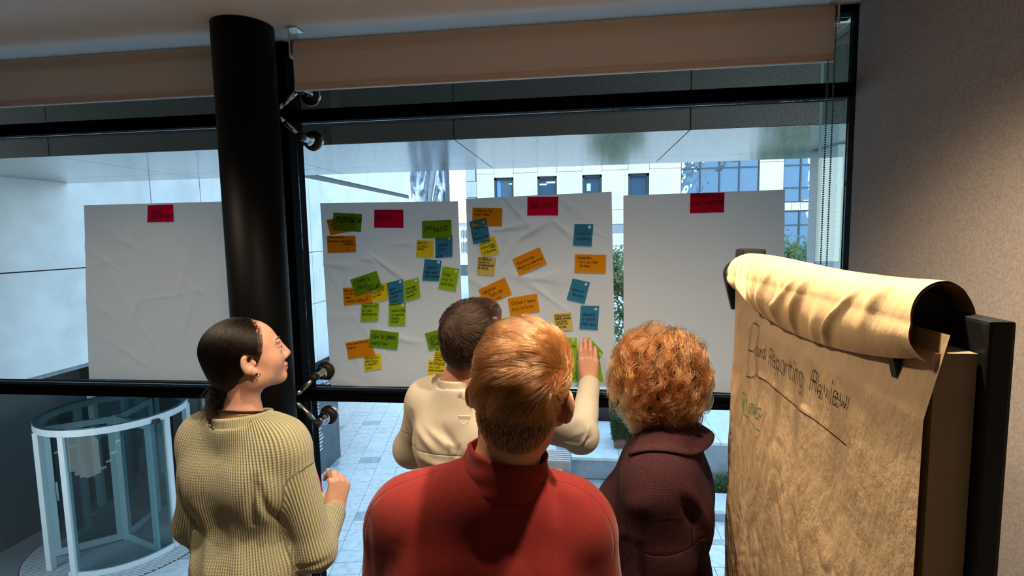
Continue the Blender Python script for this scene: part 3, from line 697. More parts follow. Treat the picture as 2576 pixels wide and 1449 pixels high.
def creases(seed, x0, x1, z0, z1, n, amp):
    rr = np.random.default_rng(seed); out = []
    for _ in range(n):
        a = rr.random()*math.pi
        out.append((x0+(x1-x0)*rr.random(), z0+(z1-z0)*rr.random(), math.cos(a), math.sin(a), 0.05+0.14*rr.random(), 0.006+0.012*rr.random(), 1.6*amp*(0.3+rr.random())))
    return out
def cheight(cs, x, z):
    h = 0
    for (cx, cz, c, s, L, W, A) in cs:
        u = (x-cx)*c+(z-cz)*s; v = -(x-cx)*s+(z-cz)*c
        h += A*math.exp(-(u/L)**2-(v/(W*(1+0.8*u/L if u > -L else 1)))**2) if abs(u) < 2.5*L else 0
    return h
M_paper = sheet_mat('white_paper', (0.64, 0.625, 0.60), 0, 0.52, grain=(900, 0.12, 0.0004))
SHEETS = {}
SY0 = GY-0.006
def sheet(key, label, tl, tr, br, bl, n, amp, seed, manual=()):
    P = [at(*q, SY0) for q in (tl, tr, br, bl)]
    xs = [p[0] for p in P]; zs = [p[2] for p in P]
    cs = creases(seed, min(xs), max(xs), min(zs), max(zs), n, amp)
    for (pa, pb, W, A) in manual:
        a = at(*pa, SY0); b = at(*pb, SY0); d = np.array([b[0]-a[0], b[2]-a[2]]); L = np.linalg.norm(d); d /= L
        cs.append(((a[0]+b[0])/2, (a[2]+b[2])/2, d[0], d[1], L*0.55, W, A*1.5))
    def hgt(x, z): return SY0-0.0015-cheight(cs, x, z)-0.0015*(1+math.sin(9*x+7*z+seed))
    SHEETS[key] = hgt
    o = MB()
    def fn(u, v):
        p = (P[0]*(1-u)+P[1]*u)*(1-v)+(P[3]*(1-u)+P[2]*u)*v
        return (p[0], hgt(p[0], p[2]), p[2])
    o.grid(fn, 84, 110)
    o = o.build('flipchart_sheet', M_paper, None, True, loc=0.25*sum(P))
    tag(o, label, 'paper sheet', 'white flipchart sheets stuck on the window')
sheet('important', 'white flipchart sheet left of the column with one red note', (212, 516.5), (560, 507), (592, 958.5), (225, 953), 34, 0.0022, 5)
sheet('goals', 'white flipchart sheet with the red goals note and many green notes', (806, 511.3), (1152.5, 506), (1170, 975.5), (834, 969), 24, 0.0022, 8,
      [((940, 645), (1020, 700), 0.010, 0.009), ((905, 650), (938, 652), 0.008, 0.007), ((815, 665), (890, 668), 0.014, 0.007), ((925, 530), (915, 640), 0.010, 0.004), ((875, 690), (880, 760), 0.02, 0.005), ((980, 615), (1050, 610), 0.010, 0.004), ((1060, 515), (1090, 545), 0.010, 0.004), ((960, 830), (1040, 860), 0.010, 0.004)])
sheet('challenges', 'white flipchart sheet with the red challenges note and orange notes', (1172.6, 500), (1538.5, 482.5), (1548, 972), (1187, 980), 22, 0.0022, 13,
      [((1270, 500), (1335, 565), 0.010, 0.008), ((1235, 580), (1350, 560), 0.012, 0.008), ((1295, 610), (1372, 558), 0.010, 0.009), ((1385, 548), (1440, 595), 0.010, 0.007), ((1255, 670), (1300, 610), 0.014, 0.004), ((1410, 500), (1460, 540), 0.012, 0.005), ((1330, 700), (1440, 690), 0.02, 0.004)])
sheet('insights', 'blank white flipchart sheet on the right headed by one dark red note', (1568, 492), (1974.5, 477), (1966, 996), (1569, 972), 10, 0.0013, 21)

M_note = {
 'red': sheet_mat('red_note', (0.58, 0.004, 0.05), 0, 0.45, grain=(800, 0.1, 0.0002)),
 'darkred': sheet_mat('dark_red_note', (0.40, 0.003, 0.03), 0, 0.35, grain=(800, 0.1, 0.0002)),
 'green': sheet_mat('green_note', (0.14, 0.29, 0.012), 0, 0.42, grain=(800, 0.1, 0.0002)),
 'lime': sheet_mat('lime_note', (0.29, 0.47, 0.02), 0, 0.45, grain=(800, 0.1, 0.0002)),
 'blue': sheet_mat('blue_note', (0.04, 0.20, 0.34), 0, 0.45, grain=(800, 0.1, 0.0002)),
 'orange': sheet_mat('orange_note', (0.62, 0.245, 0.010), 0, 0.40, grain=(800, 0.1, 0.0002)),
 'yellow': sheet_mat('yellow_note', (0.68, 0.57, 0.02), 0, 0.45, grain=(800, 0.1, 0.0002)),
 'straw': sheet_mat('straw_note', (0.60, 0.46, 0.13), 0, 0.45, grain=(800, 0.1, 0.0002)),
}
LAYER = {}
NG = {'red': 'red heading notes', 'darkred': 'red heading notes', 'green': 'dark green topic notes', 'lime': 'light green notes', 'blue': 'blue notes with a round hole', 'orange': 'orange notes', 'yellow': 'bright yellow notes', 'straw': 'pale straw yellow notes'}
def note(sheetk, colour, c, lines, label, hole=None, lay=1, curl=0.003, pen=0.0014, ink=None, bend=None, wmin=None):
    """c: corners TL TR BR BL as pixels; lines: (text, u0, u1, v baseline, letter height as a part of the note's)"""
    hgt = SHEETS[sheetk]; P = [at(*q, SY0-0.006) for q in c]
    W = np.linalg.norm(P[1]-P[0]); H = np.linalg.norm(P[3]-P[0]); ctr = 0.25*sum(P)
    hmid = min(hgt(p[0], p[2]) for p in P+[ctr]) 
    def fn(x, y, off=0.0):
        u, v = x/W, y/H
        p = (P[0]*(1-u)+P[1]*u)*(1-v)+(P[3]*(1-u)+P[2]*u)*v
        yy = 0.5*hmid+0.5*hgt(p[0], p[2])-0.0016-0.0011*lay-curl*v*v-off
        if bend: return bend(u, v, p, yy, off)
        return (p[0], yy-max(0, hmid-hgt(p[0], p[2]))*0, p[2])
    mb = MB(); n = 8
    us = list(np.linspace(0, W, n+1)); vs_ = list(np.linspace(0, H, n+1))
    if hole:
        r = hole[2]*W; hx, hy = hole[0]*W, hole[1]*H; q = r*1.35
        us = sorted([x for x in us if abs(x-hx) > q*1.3]+[hx-q, hx+q]); vs_ = sorted([y for y in vs_ if abs(y-hy) > q*1.3]+[hy-q, hy+q])
    for i in range(len(us)-1):
        for j in range(len(vs_)-1):
            a, b, c0, d0 = us[i], us[i+1], vs_[j], vs_[j+1]
            if hole and a < hx < b and c0 < hy < d0:
                K = 24; pts = []
                for k in range(K):
                    th = 2*math.pi*k/K; cc, ss = math.cos(th), math.sin(th); mx = max(abs(cc), abs(ss))
                    pts.append(((hx+q*cc/mx, hy+q*ss/mx), (hx+r*cc, hy+r*ss)))
                mb.add([fn(*p) for pr in pts for p in pr], [(2*k, 2*((k+1) % K), 2*((k+1) % K)+1, 2*k+1) for k in range(K)])
            else: mb.add([fn(a, c0), fn(a, d0), fn(b, d0), fn(b, c0)], [(0, 1, 2, 3)])
    o = mb.build('sticky_note', M_note[colour], None, True, loc=np.array(fn(W/2, H/2)))
    tag(o, label, 'sticky note', NG[colour])
    tb = MB()
    for i, ln in enumerate(lines):
        txt, u0, u1, v, h = ln[:5]; st, wd = strokes(txt, len(label)*7+i*13)
        hh = h*H; k = (u1-u0)*W/wd; rise = (ln[5] if len(ln) > 5 else 0)*H
        for pl in st:
            q = np.stack([u0*W+pl[:, 0]*k, v*H-pl[:, 1]*hh-rise*pl[:, 0]/wd], 1)
            ribbon(tb, lambda x, y: fn(x, y, 0.0005), q, pen)
    if lines: tb.build('handwriting', ink or INK, o)
    return o
N_ = note
G = 'goals'
N_(G, 'orange', ((821.3,553.4),(890.8,536),(900.5,579.5),(831.9,592)), [('Trust',.02,.30,.22,.13),('match',.08,.30,.42,.12)], 'orange note half hidden under the green prioritisation note', lay=1)
N_(G, 'green', ((839.6,534.5),(911.7,538.6),(909.8,583.8),(838,579)), [('PRIORITISATION',.12,.98,.50,.27)], 'dark green note reading prioritisation at top left of the goals sheet', lay=3, pen=.0020)
N_(G, 'orange', ((822.2,592.7),(894.7,593),(896.6,634.6),(825.5,636.6)), [('Clear our Noise',.05,.60,.15,.12),('Relevant vs non Relevant',.07,.90,.38,.12),('information',.56,.90,.52,.11),('-',.55,.97,.60,.12),('~',.68,.74,.90,.26)], 'orange note about clearing noise, lower of two at far left', lay=1)
N_(G, 'red', ((941.5,527.4),(1014.7,527.4),(1015.7,573.4),(942,572.8)), [('GOALS',.09,.57,.56,.26)], 'red heading note reading goals', lay=1, pen=.0021)
N_(G, 'green', ((1062.3,555.8),(1135.9,552.9),(1137.3,598.9),(1062.9,599.8)), [('DATA',.09,.43,.54,.25),('NEEDS',.42,.86,.66,.24,.10)], 'dark green note reading data needs', lay=3, pen=.0020)
N_(G, 'yellow', ((1049.3,602.9),(1090.9,605.6),(1091.3,648.5),(1047,646.2)), [('identify',.06,.60,.24,.16),('common',.05,.62,.43,.13),('issues',.06,.45,.58,.13)], 'yellow note about common issues, left of the blue trends note', lay=1)
N_(G, 'blue', ((1094.7,599.4),(1138.6,591.1),(1138.6,645.8),(1095.7,649.5)), [('Identify',.15,.72,.46,.12,.02),('Trends',.12,.58,.64,.11),('in',.12,.25,.80,.09),('data',.07,.40,.96,.11)], 'blue note about trends in data, tucked below the data needs note', hole=(.80,.11,.075), lay=2)
N_(G, 'blue', ((1069,650.5),(1111.9,654.5),(1105.4,706.7),(1063.2,705.2)), [('Identify',.20,.76,.45,.14),('bubble needs',.12,.82,.66,.11),('with custodian',.14,.99,.84,.11)], 'blue note about bubble needs below the trends note', hole=(.83,.11,.085), lay=2)
N_(G, 'lime', ((1114,669.4),(1156,676.2),(1146.9,733.6),(1103,725.9)), [('Faster',.08,.55,.40,.15),('way to',.12,.72,.60,.13),('build stats',.10,.88,.80,.13)], 'light green note about building stats faster at the right sheet edge', hole=(.83,.13,.08), lay=2)
N_(G, 'orange', ((862.7,724.1),(935.6,720.4),(937.7,761.4),(867.3,767.8)), [('Highlight',.05,.40,.22,.12),('for the c',.05,.40,.42,.11),('teams',.07,.27,.62,.10),('internal / External',.10,.78,.85,.14),('~',.78,.86,.78,.30)], 'orange note half hidden under the green comms note', lay=1)
N_(G, 'yellow', ((932,722),(971.9,711),(979.7,752.5),(938.7,761.2)), [('Avoiding',.1,.8,.26,.14,.05),('Overdrafts',.05,.78,.52,.16,.12),('on Funds',.05,.56,.72,.14,.08)], 'yellow note about overdrafts on funds, right of the green comms note', lay=2)
N_(G, 'green', ((881.2,703.4),(948,681),(963,723.5),(895.3,744.8)), [('COMMS &',.10,.66,.36,.20),('OVERALL',.13,.56,.68,.20),('COLLAB',.50,.92,.90,.22)], 'tilted dark green note reading comms and overall collab', lay=4, pen=.0020)
N_(G, 'lime', ((1016.4,707),(1053.7,697.6),(1058.9,747.3),(1018.5,759.7)), [('Knowledge',.10,.75,.48,.12,.05),('sharing for',.10,.80,.66,.12,.06),('the team',.10,.65,.86,.11,.05)], 'light green note about knowledge sharing, right of a blue note', hole=(.80,.12,.09), lay=2)
N_(G, 'blue', ((973.5,711),(1015,700.3),(1017.9,759.7),(981.2,765.5)), [('Better',.14,.50,.42,.11,.03),('Communication',.14,.84,.58,.10,.05),('between',.12,.62,.76,.10,.05),('teams',.14,.60,.94,.11,.03)], 'blue note about better communication between two green notes', hole=(.82,.10,.08), lay=3)
N_(G, 'lime', ((909.8,757),(954.3,762.8),(951.8,807.4),(908.3,809.4)), [('Improve R&G',.08,.90,.30,.15,.06),('for client',.08,.62,.50,.12),('service quality',.05,.90,.68,.12,.02)], 'light green note about client service quality below the orange one', lay=2)
N_(G, 'lime', ((978,762.8),(1021.2,761.2),(1020,819.2),(977.3,819.2)), [('Team building',.10,.96,.40,.12,.02),('for creative',.12,.88,.57,.11),('thinking',.13,.62,.72,.11),('channel',.13,.60,.87,.12)], 'light green note about team building below the blue one', hole=(.80,.09,.085), lay=2)
N_(G, 'orange', ((869,862.2),(930.9,851.5),(945.6,893.3),(877.2,903.6)), [('Have issues resolved',.06,.86,.18,.12),('urgently',.06,.36,.40,.12)], 'orange note about issues resolved urgently near the sheet bottom', lay=1)
N_(G, 'green', ((932.5,828.7),(1004,836.3),(1000,879.4),(928.8,872.2)), [('How to speed',.09,.88,.50,.26,.08),('workflow',.08,.62,.84,.22,.02)], 'dark green note about speeding the workflow', lay=3, pen=.0020)
N_(G, 'yellow', ((915.6,891.2),(957.8,889.2),(960.7,927),(918,933.3)), [('Measure how',.04,.84,.30,.15),('long it takes',.06,.80,.50,.14),('to complete a',.04,.80,.70,.14,.03),('task.',.08,.44,.90,.15)], 'yellow note about measuring task time, lowest at left', lay=2)
N_(G, 'yellow', ((1094.5,874.7),(1137.5,867.4),(1135.5,912),(1091.6,907.8)), [('Get information',.08,.98,.26,.13,.02),('on a difference',.06,.95,.44,.13),('between a ledger',.06,.94,.60,.12),('booking and a',.04,.86,.77,.12),('statement booking',.04,.96,.94,.12)], 'yellow note about ledger bookings under the green accurate note', lay=2)
N_(G, 'yellow', ((1078,905),(1121,909.9),(1118.9,948.8),(1075.8,948.2)), [('Get information',.06,.97,.26,.16,.02),('on a cash',.08,.70,.46,.14),('money movement',.06,.95,.64,.13)], 'yellow note about cash money movement, lowest at the sheet right', lay=3)
N_(G, 'green', ((1069.2,838.4),(1135.5,820.8),(1147.9,862.2),(1080.2,880.9)), [('ACCURATE T',.10,.88,.50,.24),('TO WORK FROM',.10,.98,.84,.24)], 'dark green note reading accurate, cut off by a dark haired head', lay=4, pen=.0020)
C_ = 'challenges'
N_(C_, 'orange', ((1188.6,522.1),(1264,523.5),(1263,569.9),(1188,568.3)), [('Visibility for',.08,.66,.24,.15),('other teams',.07,.58,.42,.13)], 'orange note about visibility for other teams at top left', lay=1)
N_(C_, 'blue', ((1180.9,557.7),(1223.4,547.6),(1234.4,606.6),(1191.5,614.7)), [('Visibility',.14,.82,.40,.13,.04),('of',.14,.28,.62,.12),('Responses',.05,.92,.86,.13,.06)], 'blue note about visibility of responses overlapping an orange note', hole=(.80,.16,.08), lay=3)
N_(C_, 'yellow', ((1202.1,607.2),(1244.6,594),(1256.6,636.5),(1213.5,647.1)), [('Lack of',.10,.62,.28,.16,.02),('Acknowledg',.08,.84,.54,.15,.05),('ment',.62,.92,.62,.12),('of the issue',.14,.84,.86,.15,.06)], 'bright yellow note about lack of acknowledgement', lay=4)
N_(C_, 'straw', ((1202.9,645.2),(1247.9,648.1),(1244.3,693.5),(1200.2,690)), [('No visibility on',.04,.74,.20,.13),('queries for',.06,.66,.36,.13),('extended periods',.05,.90,.52,.13),('by custody.',.06,.62,.68,.13)], 'pale straw note about extended periods under the yellow one', lay=2)
N_(C_, 'orange', ((1288.9,651.6),(1357.5,621.4),(1375.8,663.2),(1306.9,693.9)), [('More than one',.09,.68,.42,.15),('Bubble for same issue',.06,.92,.68,.15),('_',.20,.84,.80,.10)], 'tilted orange note about more than one bubble, mid sheet', lay=1)
N_(C_, 'orange', ((1203,729),(1270,697.6),(1288,739),(1221,770)), [('Duplication',.10,.56,.36,.18),('+',.26,.32,.52,.12),('Triplication',.27,.74,.68,.18),('work',.40,.62,.94,.15)], 'tilted orange note about duplication above the dark haired head', lay=1)
N_(C_, 'orange', ((1277.4,750.4),(1350.5,738),(1358,782.5),(1283.8,794.3)), [('Outlook + teams',.10,.92,.42,.18),('Rival software',.10,.80,.76,.18,.02)], 'orange note about rival software, upper right of the dark haired head', lay=2)
N_(C_, 'yellow', ((1266.6,798),(1309,793.5),(1312,837),(1268,841)), [('Bubbles not',.06,.80,.26,.15),('not able to',.06,.80,.46,.14),('multi-task',.06,.80,.66,.14)], 'yellow note about bubbles between the two mens heads', lay=3)
N_(C_, 'straw', ((1392.3,789),(1437.4,786),(1441.6,830.5),(1396.4,833.8)), [('Making internal',.05,.88,.20,.13),('Bubbles available',.07,.92,.36,.13),('to external',.07,.70,.52,.13),('parties for',.09,.74,.66,.13),('escalation.',.09,.66,.82,.13)], 'pale straw note about making bubbles available, left of a blue note', lay=1)
N_(C_, 'red', ((1327,495.5),(1404.8,494.9),(1404,542.2),(1326.6,542.4)), [('CHALLENGES',.08,.92,.62,.27,.06)], 'red heading note reading challenges', lay=1, pen=.0020)
N_(C_, 'blue', ((1445.4,563.5),(1492.8,563.9),(1488.5,619.7),(1441.2,617.2)), [('Lack of',.18,.82,.50,.15),('urgency',.20,.86,.72,.14)], 'blue note about lack of urgency, topmost at right', hole=(.81,.13,.08), lay=1)
N_(C_, 'orange', ((1446.4,639.4),(1525.2,640.8),(1523.7,687.7),(1444.8,685.4)), [('Stakeholders',.08,.54,.26,.15),('that use other',.14,.74,.48,.13),('Software',.15,.50,.70,.15)], 'orange note about stakeholders with other software', lay=1)
N_(C_, 'blue', ((1440.5,700),(1484.6,710.4),(1470.6,764.3),(1425.2,752.9)), [('Access to',.16,.80,.54,.14),('the data',.22,.84,.76,.14)], 'blue note about access to the data, middle of three at right', hole=(.80,.12,.08), lay=1)
N_(C_, 'blue', ((1460.8,768.6),(1507.4,769.6),(1504,829.5),(1457.5,827)), [('Incorrect',.14,.80,.44,.13),('or lack of',.14,.82,.62,.12),('data input',.08,.88,.84,.13)], 'blue note about incorrect data input, lowest of three at right', hole=(.83,.13,.08), lay=1)
N_(C_, 'lime', ((1404.7,848),(1450.9,848.7),(1453.6,906),(1408.4,906)), [("don't have",.10,.92,.44,.16),('the data',.1,.62,.66,.13)], 'light green note beside the ginger head, left of the raised hand', hole=(.80,.10,.08), lay=2)
N_(C_, 'lime', ((1408,907),(1452,908.8),(1456,958.5),(1410,960.5)), [('gives',.1,.86,.70,.14),('also',.3,.9,.88,.13)], 'light green note low beside the ginger head under another green one', hole=(.25,.12,.08), lay=1)
N_(C_, 'lime', ((1470,906),(1508,904),(1518,958),(1474,962)), [], 'light green note behind the wrist of the raised hand', lay=1)
def lifted(u, v, p, yy, off):
    a = max(0.0, u-0.25+0.5*(0.6-v)); return (p[0]+0.002*a, yy-0.055*a*a-0.001, p[2]+0.012*a*a*(0.5-v))
N_(C_, 'lime', ((1481,847),(1513.5,881),(1490,930),(1462,906)), [], 'curling green note being pressed on by the raised hand', hole=(.93,.16,.075), lay=2, bend=lifted)
N_('insights', 'darkred', ((1736.6,486.3),(1822.8,484.6),(1820.9,534.4),(1735,536.3)), [('INSIGHTS &',.03,.84,.22,.18,.01),('DATA NEEDS',.07,.95,.57,.17,.02)], 'dark red heading note reading insights and data needs', lay=1, pen=.0022)
N_('important', 'red', ((372.2,516.6),(435.7,514.4),(438.6,557.9),(372.2,559.3)), [('VERY',.12,.52,.54,.24),('IMPORTANT',.10,.96,.82,.24,.06)], 'red heading note reading very important, left of the column', lay=1, pen=.0020)

# ---- flipchart easel, its pad with a sheet flipped over the top
def kraft(name, col, st):
    m, n, p, o = new_mat(name); geo = N(n, 'ShaderNodeNewGeometry'); p.inputs['Roughness'].default_value = 0.55; p.inputs['Specular IOR Level'].default_value = 0.3
    hs_ = []
    for sc, rot, det in (((1.0, 5.0, 2.6), 0.0, 9.0), ((1.0, 13.0, 6.0), 0.25, 6.0)):
        mp = N(n, 'ShaderNodeMapping'); mp.inputs['Scale'].default_value = sc; mp.inputs['Rotation'].default_value = (rot, 0, 0)
        n.links.new(geo.outputs['Position'], mp.inputs['Vector'])
        t = N(n, 'ShaderNodeTexNoise', Scale=1.6, Detail=det, Roughness=0.62, Distortion=0.25); n.links.new(mp.outputs[0], t.inputs['Vector']); hs_.append(t.outputs['Fac'])
    ad = N(n, 'ShaderNodeMath', operation='MULTIPLY_ADD'); ad.inputs[1].default_value = 0.4; n.links.new(hs_[1], ad.inputs[0]); n.links.new(hs_[0], ad.inputs[2])
    b = N(n, 'ShaderNodeBump', Strength=st, Distance=0.045); n.links.new(ad.outputs[0], b.inputs['Height']); n.links.new(b.outputs[0], p.inputs['Normal'])
    r = N(n, 'ShaderNodeValToRGB'); r.color_ramp.elements[0].position = 0.35; r.color_ramp.elements[1].position = 0.68  # crumple shading put into the colour: hollows darker, ridges lighter
    r.color_ramp.elements[0].color = (*(c*0.88 for c in col), 1); r.color_ramp.elements[1].color = (*(c*1.08 for c in col), 1)
    n.links.new(hs_[0], r.inputs[0]); n.links.new(r.outputs[0], p.inputs['Base Color']); return m
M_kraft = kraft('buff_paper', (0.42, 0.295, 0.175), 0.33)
M_kraft_lit = kraft('buff_paper_lit', (0.56, 0.40, 0.22), 0.16)  # same paper toned lighter, the light on the flipped sheets put into its colour
FYF, FYN, FCX, FCZ = 1.335, 0.69, 0.385, 1.80
def bar(s): return np.array([FCX+0.0*s, FYF+(FYN-FYF)*s, FCZ])
easel = thing('flipchart_easel', 'black flipchart easel with a pale top tube on the right', 'easel', (FCX+0.03, 1.0, 0))
TP = pbr('cream_tube', (0.62, 0.56, 0.47), 0.4)
MB().rod(bar(-0.03)+(-.012, 0, 0), bar(1.03)+(-.012, 0, 0), 0.026, n=24).build('top_tube', TP, easel, True)
def bracket(y, dy):
    b = MB(); pts = []
    for a in np.linspace(-0.3, math.pi+0.2, 14): pts.append((FCX-0.008+0.034*math.cos(a), FCZ-0.004+0.034*math.sin(a)))
    pts += [(FCX-0.022, FCZ-0.09), (FCX+0.025, FCZ-0.09)]
    n = len(pts); b.add([(x, y, z) for x, z in pts]+[(x, y+dy, z) for x, z in pts], [tuple(range(n)), tuple(range(2*n-1, n-1, -1))]+[(i, i+n, (i+1) % n+n, (i+1) % n) for i in range(n)])
    return b
bracket(FYF+0.022, 0.012).build('end_bracket', BLACKM, easel); bracket(FYN-0.034, 0.012).build('end_bracket', BLACKM, easel)
MB().box((FCX+0.02, FYN-0.10, 0.78), (FCX+0.045, FYF+0.018, FCZ+0.005), 0.004).build('back_board', BLACKM, easel)
MB().box((FCX-0.02, FYF-0.055, FCZ+0.028), (FCX+0.03, FYF+0.016, FCZ+0.058), 0.008).build('clamp_knob', BLACKM, easel)
MB().box((FCX-0.05, FYN-0.02, 0.74), (FCX+0.05, FYF+0.015, 0.775), 0.004).build('pen_tray', BLACKM, easel)
for y, x1, y1 in ((FYF-0.02, FCX-0.10, FYF+0.0), (FYN+0.02, FCX-0.10, FYN-0.02), (1.01, FCX+0.55, 1.01)):
    MB().rod((FCX+0.056, y, FCZ-0.1), (x1 if x1 > FCX else FCX+0.04, y1, 0.02), 0.011, n=10).rod((x1 if x1 > FCX else FCX+0.04, y1, 0.02), (x1 if x1 > FCX else FCX+0.04, y1, 0.001), 0.014, n=10).build('leg', BLACKM, easel, True)
pad = thing('flipchart_pad', 'buff paper pad on the easel with handwriting, sheets flipped over its top', 'paper pad', (FCX, 1.0, 0.9))
rp = np.random.default_rng(4); WR = [(rp.random(), rp.random(), rp.normal(), rp.normal()*0.35+1.2, 0.5+rp.random()) for _ in range(26)]
def page_x(y, z):
    s = (FYF-y)/(FYF-FYN); x = FCX-0.032
    x += -0.010*(1-(z-0.85)/0.95)
    x += 0.006*math.sin(4.1*s+2.2*z)*(1.8-z)*0.8
    for (a, b, c, d, e) in WR:
        u = s-a; v = (z-0.9)/0.85-b; t = u*1.0+v*0.16*c
        x -= 0.0035*e*math.exp(-(t/0.022)**2-(v/0.16)**2)*(1 if z < 1.62 else 0.3)
    lo = min(1, max(0, (1.66-0.16*s-z)/0.10)); a = 23*s+3*math.sin(6*z); b = 9*z+2.2*math.sin(9*s)
    x -= lo*0.55*(0.0045*abs(math.sin(a*0.8+1.3*math.sin(b*1.7)))**0.6+0.0030*abs(math.sin(a*1.9-b*1.1+2*math.sin(b*2.3+a*.6)))**0.7+0.0018*abs(math.sin(a*4.1+b*3.7+1.5*math.sin(b*5+a)))**0.8)
    if s < 0.10: x += 0.018*(1-s/0.10)**2
    if z > 1.70: x += 0.02*(z-1.70)/0.09
    return x
def page(y, z, off=0.0): return (page_x(y, z)-off, y, z)
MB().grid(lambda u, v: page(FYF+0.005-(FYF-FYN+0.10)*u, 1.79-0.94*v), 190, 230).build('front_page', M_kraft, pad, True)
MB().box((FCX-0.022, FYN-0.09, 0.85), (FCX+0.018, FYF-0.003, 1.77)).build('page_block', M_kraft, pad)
def drape(u, v):
    """flipped sheets: up from behind, round over the tube, down in front"""
    s = u; y = FYF-0.048-(FYF-FYN+0.0)*s
    L0, R = 0.16, 0.044+0.005*math.sin(5*s+1)
    drop = 0.016+0.045*math.sin(math.pi*min(1, s*1.02+0.01))**0.8+0.022*s
    tot = L0+math.pi*R+drop; q = v*tot
    cz = FCZ+0.000
    if q < L0: x, z = FCX+0.048, cz-L0+q
    elif q < L0+math.pi*R:
        a = (q-L0)/R; x, z = FCX-0.002+R*math.cos(a), cz+R*math.sin(a)
    else:
        d = q-L0-math.pi*R; x, z = FCX-0.002-R-0.006*math.sin(min(1, d/drop)*math.pi)+0.010*(d/drop)**2, cz-d
    k = 0
    f = max(0.0, (q-L0-0.6*R)/(math.pi*R+drop))
    for a, c, wd, am in ((0.04,.5,.018,.012),(0.10,.9,.011,.008),(0.165,1.0,.014,.015),(0.245,.2,.010,.006),(0.30,.4,.011,.008),(0.385,-.5,.012,.012),(0.455,.2,.010,.006),(0.52,-.9,.014,.011),(0.60,-.7,.012,.014),(0.71,-.9,.018,.008),(0.80,-1.2,.014,.010),(0.9,-1.0,.022,.010)):
        k += am*math.exp(-((s-a-c*(f-0.5)*0.25+0.006*math.sin(9*f+40*a))/wd)**2)*(0.55+0.45*math.sin(7*f+90*a))*min(1, 2.2*f)*math.exp(-max(0, f-0.75)*4)
    x -= k*0.9; z += 0.25*k; y -= 0.06*s*s*f
    return (x, y, z)
MB().grid(drape, 300, 110).build('flipped_sheet', M_kraft_lit, pad, True)
MB().grid(lambda u, v: tuple(np.array(drape(u*0.985+0.01, 0.03+v*0.90))*[1, 1, 1]+np.array([0.004 if v > .45 else -0.004, 0, -0.003])), 60, 40).build('second_flipped_sheet', M_kraft_lit, pad, True)
def on_page(px, py):
    x = FCX-0.035
    for _ in range(4): p = onX(px, py, x); x = page_x(p[1], p[2])
    return p
def page_text(txt, pa, pb, htop, ink, pen, seed, slant=0.1, name='handwriting'):
    a, b = on_page(*pa), on_page(*pb); h = on_page(*htop)[2]-a[2]; st, wd = strokes(txt, seed, slant, 0.15)
    mb = MB()
    du = np.array([b[1]-a[1], b[2]-a[2]])/wd
    for pl in st:
        # pen strokes laid in the page's own (y, z)
        q = np.stack([a[1]+pl[:, 0]*du[0], a[2]+pl[:, 0]*du[1]+pl[:, 1]*h], 1)
        ribbon(mb, lambda y, z: page(y, z, 0.0026), q, pen)
    mb.build(name, ink, pad)
page_text('B', (1882, 932), (1902, 945), (1882, 805), INK, .0017, 3)
page_text('oard', (1904, 893), (1926, 905), (1904, 858), INK, .0017, 4)
page_text('Reporting', (1937, 914), (2020, 975), (1937, 868), INK, .0017, 5)
page_text('Review', (2042, 985), (2132, 1036), (2042, 935), INK, .0017, 6)
page_text('Themes', (1866, 1022), (1912, 1056), (1866, 984), INKG, .0021, 7)
page_text('Bro', (1851, 1436), (1872, 1452), (1851, 1398), INKR, .0016, 8)
def page_line(pa, pb, ink, pen):
    a, b = on_page(*pa), on_page(*pb); mb = MB()
    q = np.array([[a[1]+(b[1]-a[1])*t, a[2]+(b[2]-a[2])*t+0.001*math.sin(9*t)] for t in np.linspace(0, 1, 30)])
    ribbon(mb, lambda y, z: page(y, z, 0.0026), q, pen); mb.build('underline', ink, pad)
page_line((1905, 940), (2135, 1122), INK, .0017); page_line((1875, 1043), (1912, 1085), INKG, .0016)
# frayed twine end at the edge of the pad
tw = thing('twine_tuft', 'small frayed tuft of yellow twine at the left edge of the easel', 'twine', at(1846, 1240, 1.36))
tt = MB(); c0 = at(1848, 1241, 1.352); rr = np.random.default_rng(2)
for i in range(22):
    d = np.array([-0.9, 0, 0.1])+rr.normal(size=3)*[0.4, 0.4, 0.7]; d /= np.linalg.norm(d)
    tt.tube([c0+(0.004, 0, 0), c0+d*0.005, c0+d*0.0095+(0, 0, 0.002*rr.normal())], [0.001, 0.0009, 0.0006], 5)
tt.tube([c0+(0.004, 0, 0), c0+(0.012, -0.004, -0.004), c0+(0.03, -0.008, -0.002)], 0.0018, 6)
tt.build('strands', pbr('twine', (0.72, 0.50, 0.20), 0.8), tw)
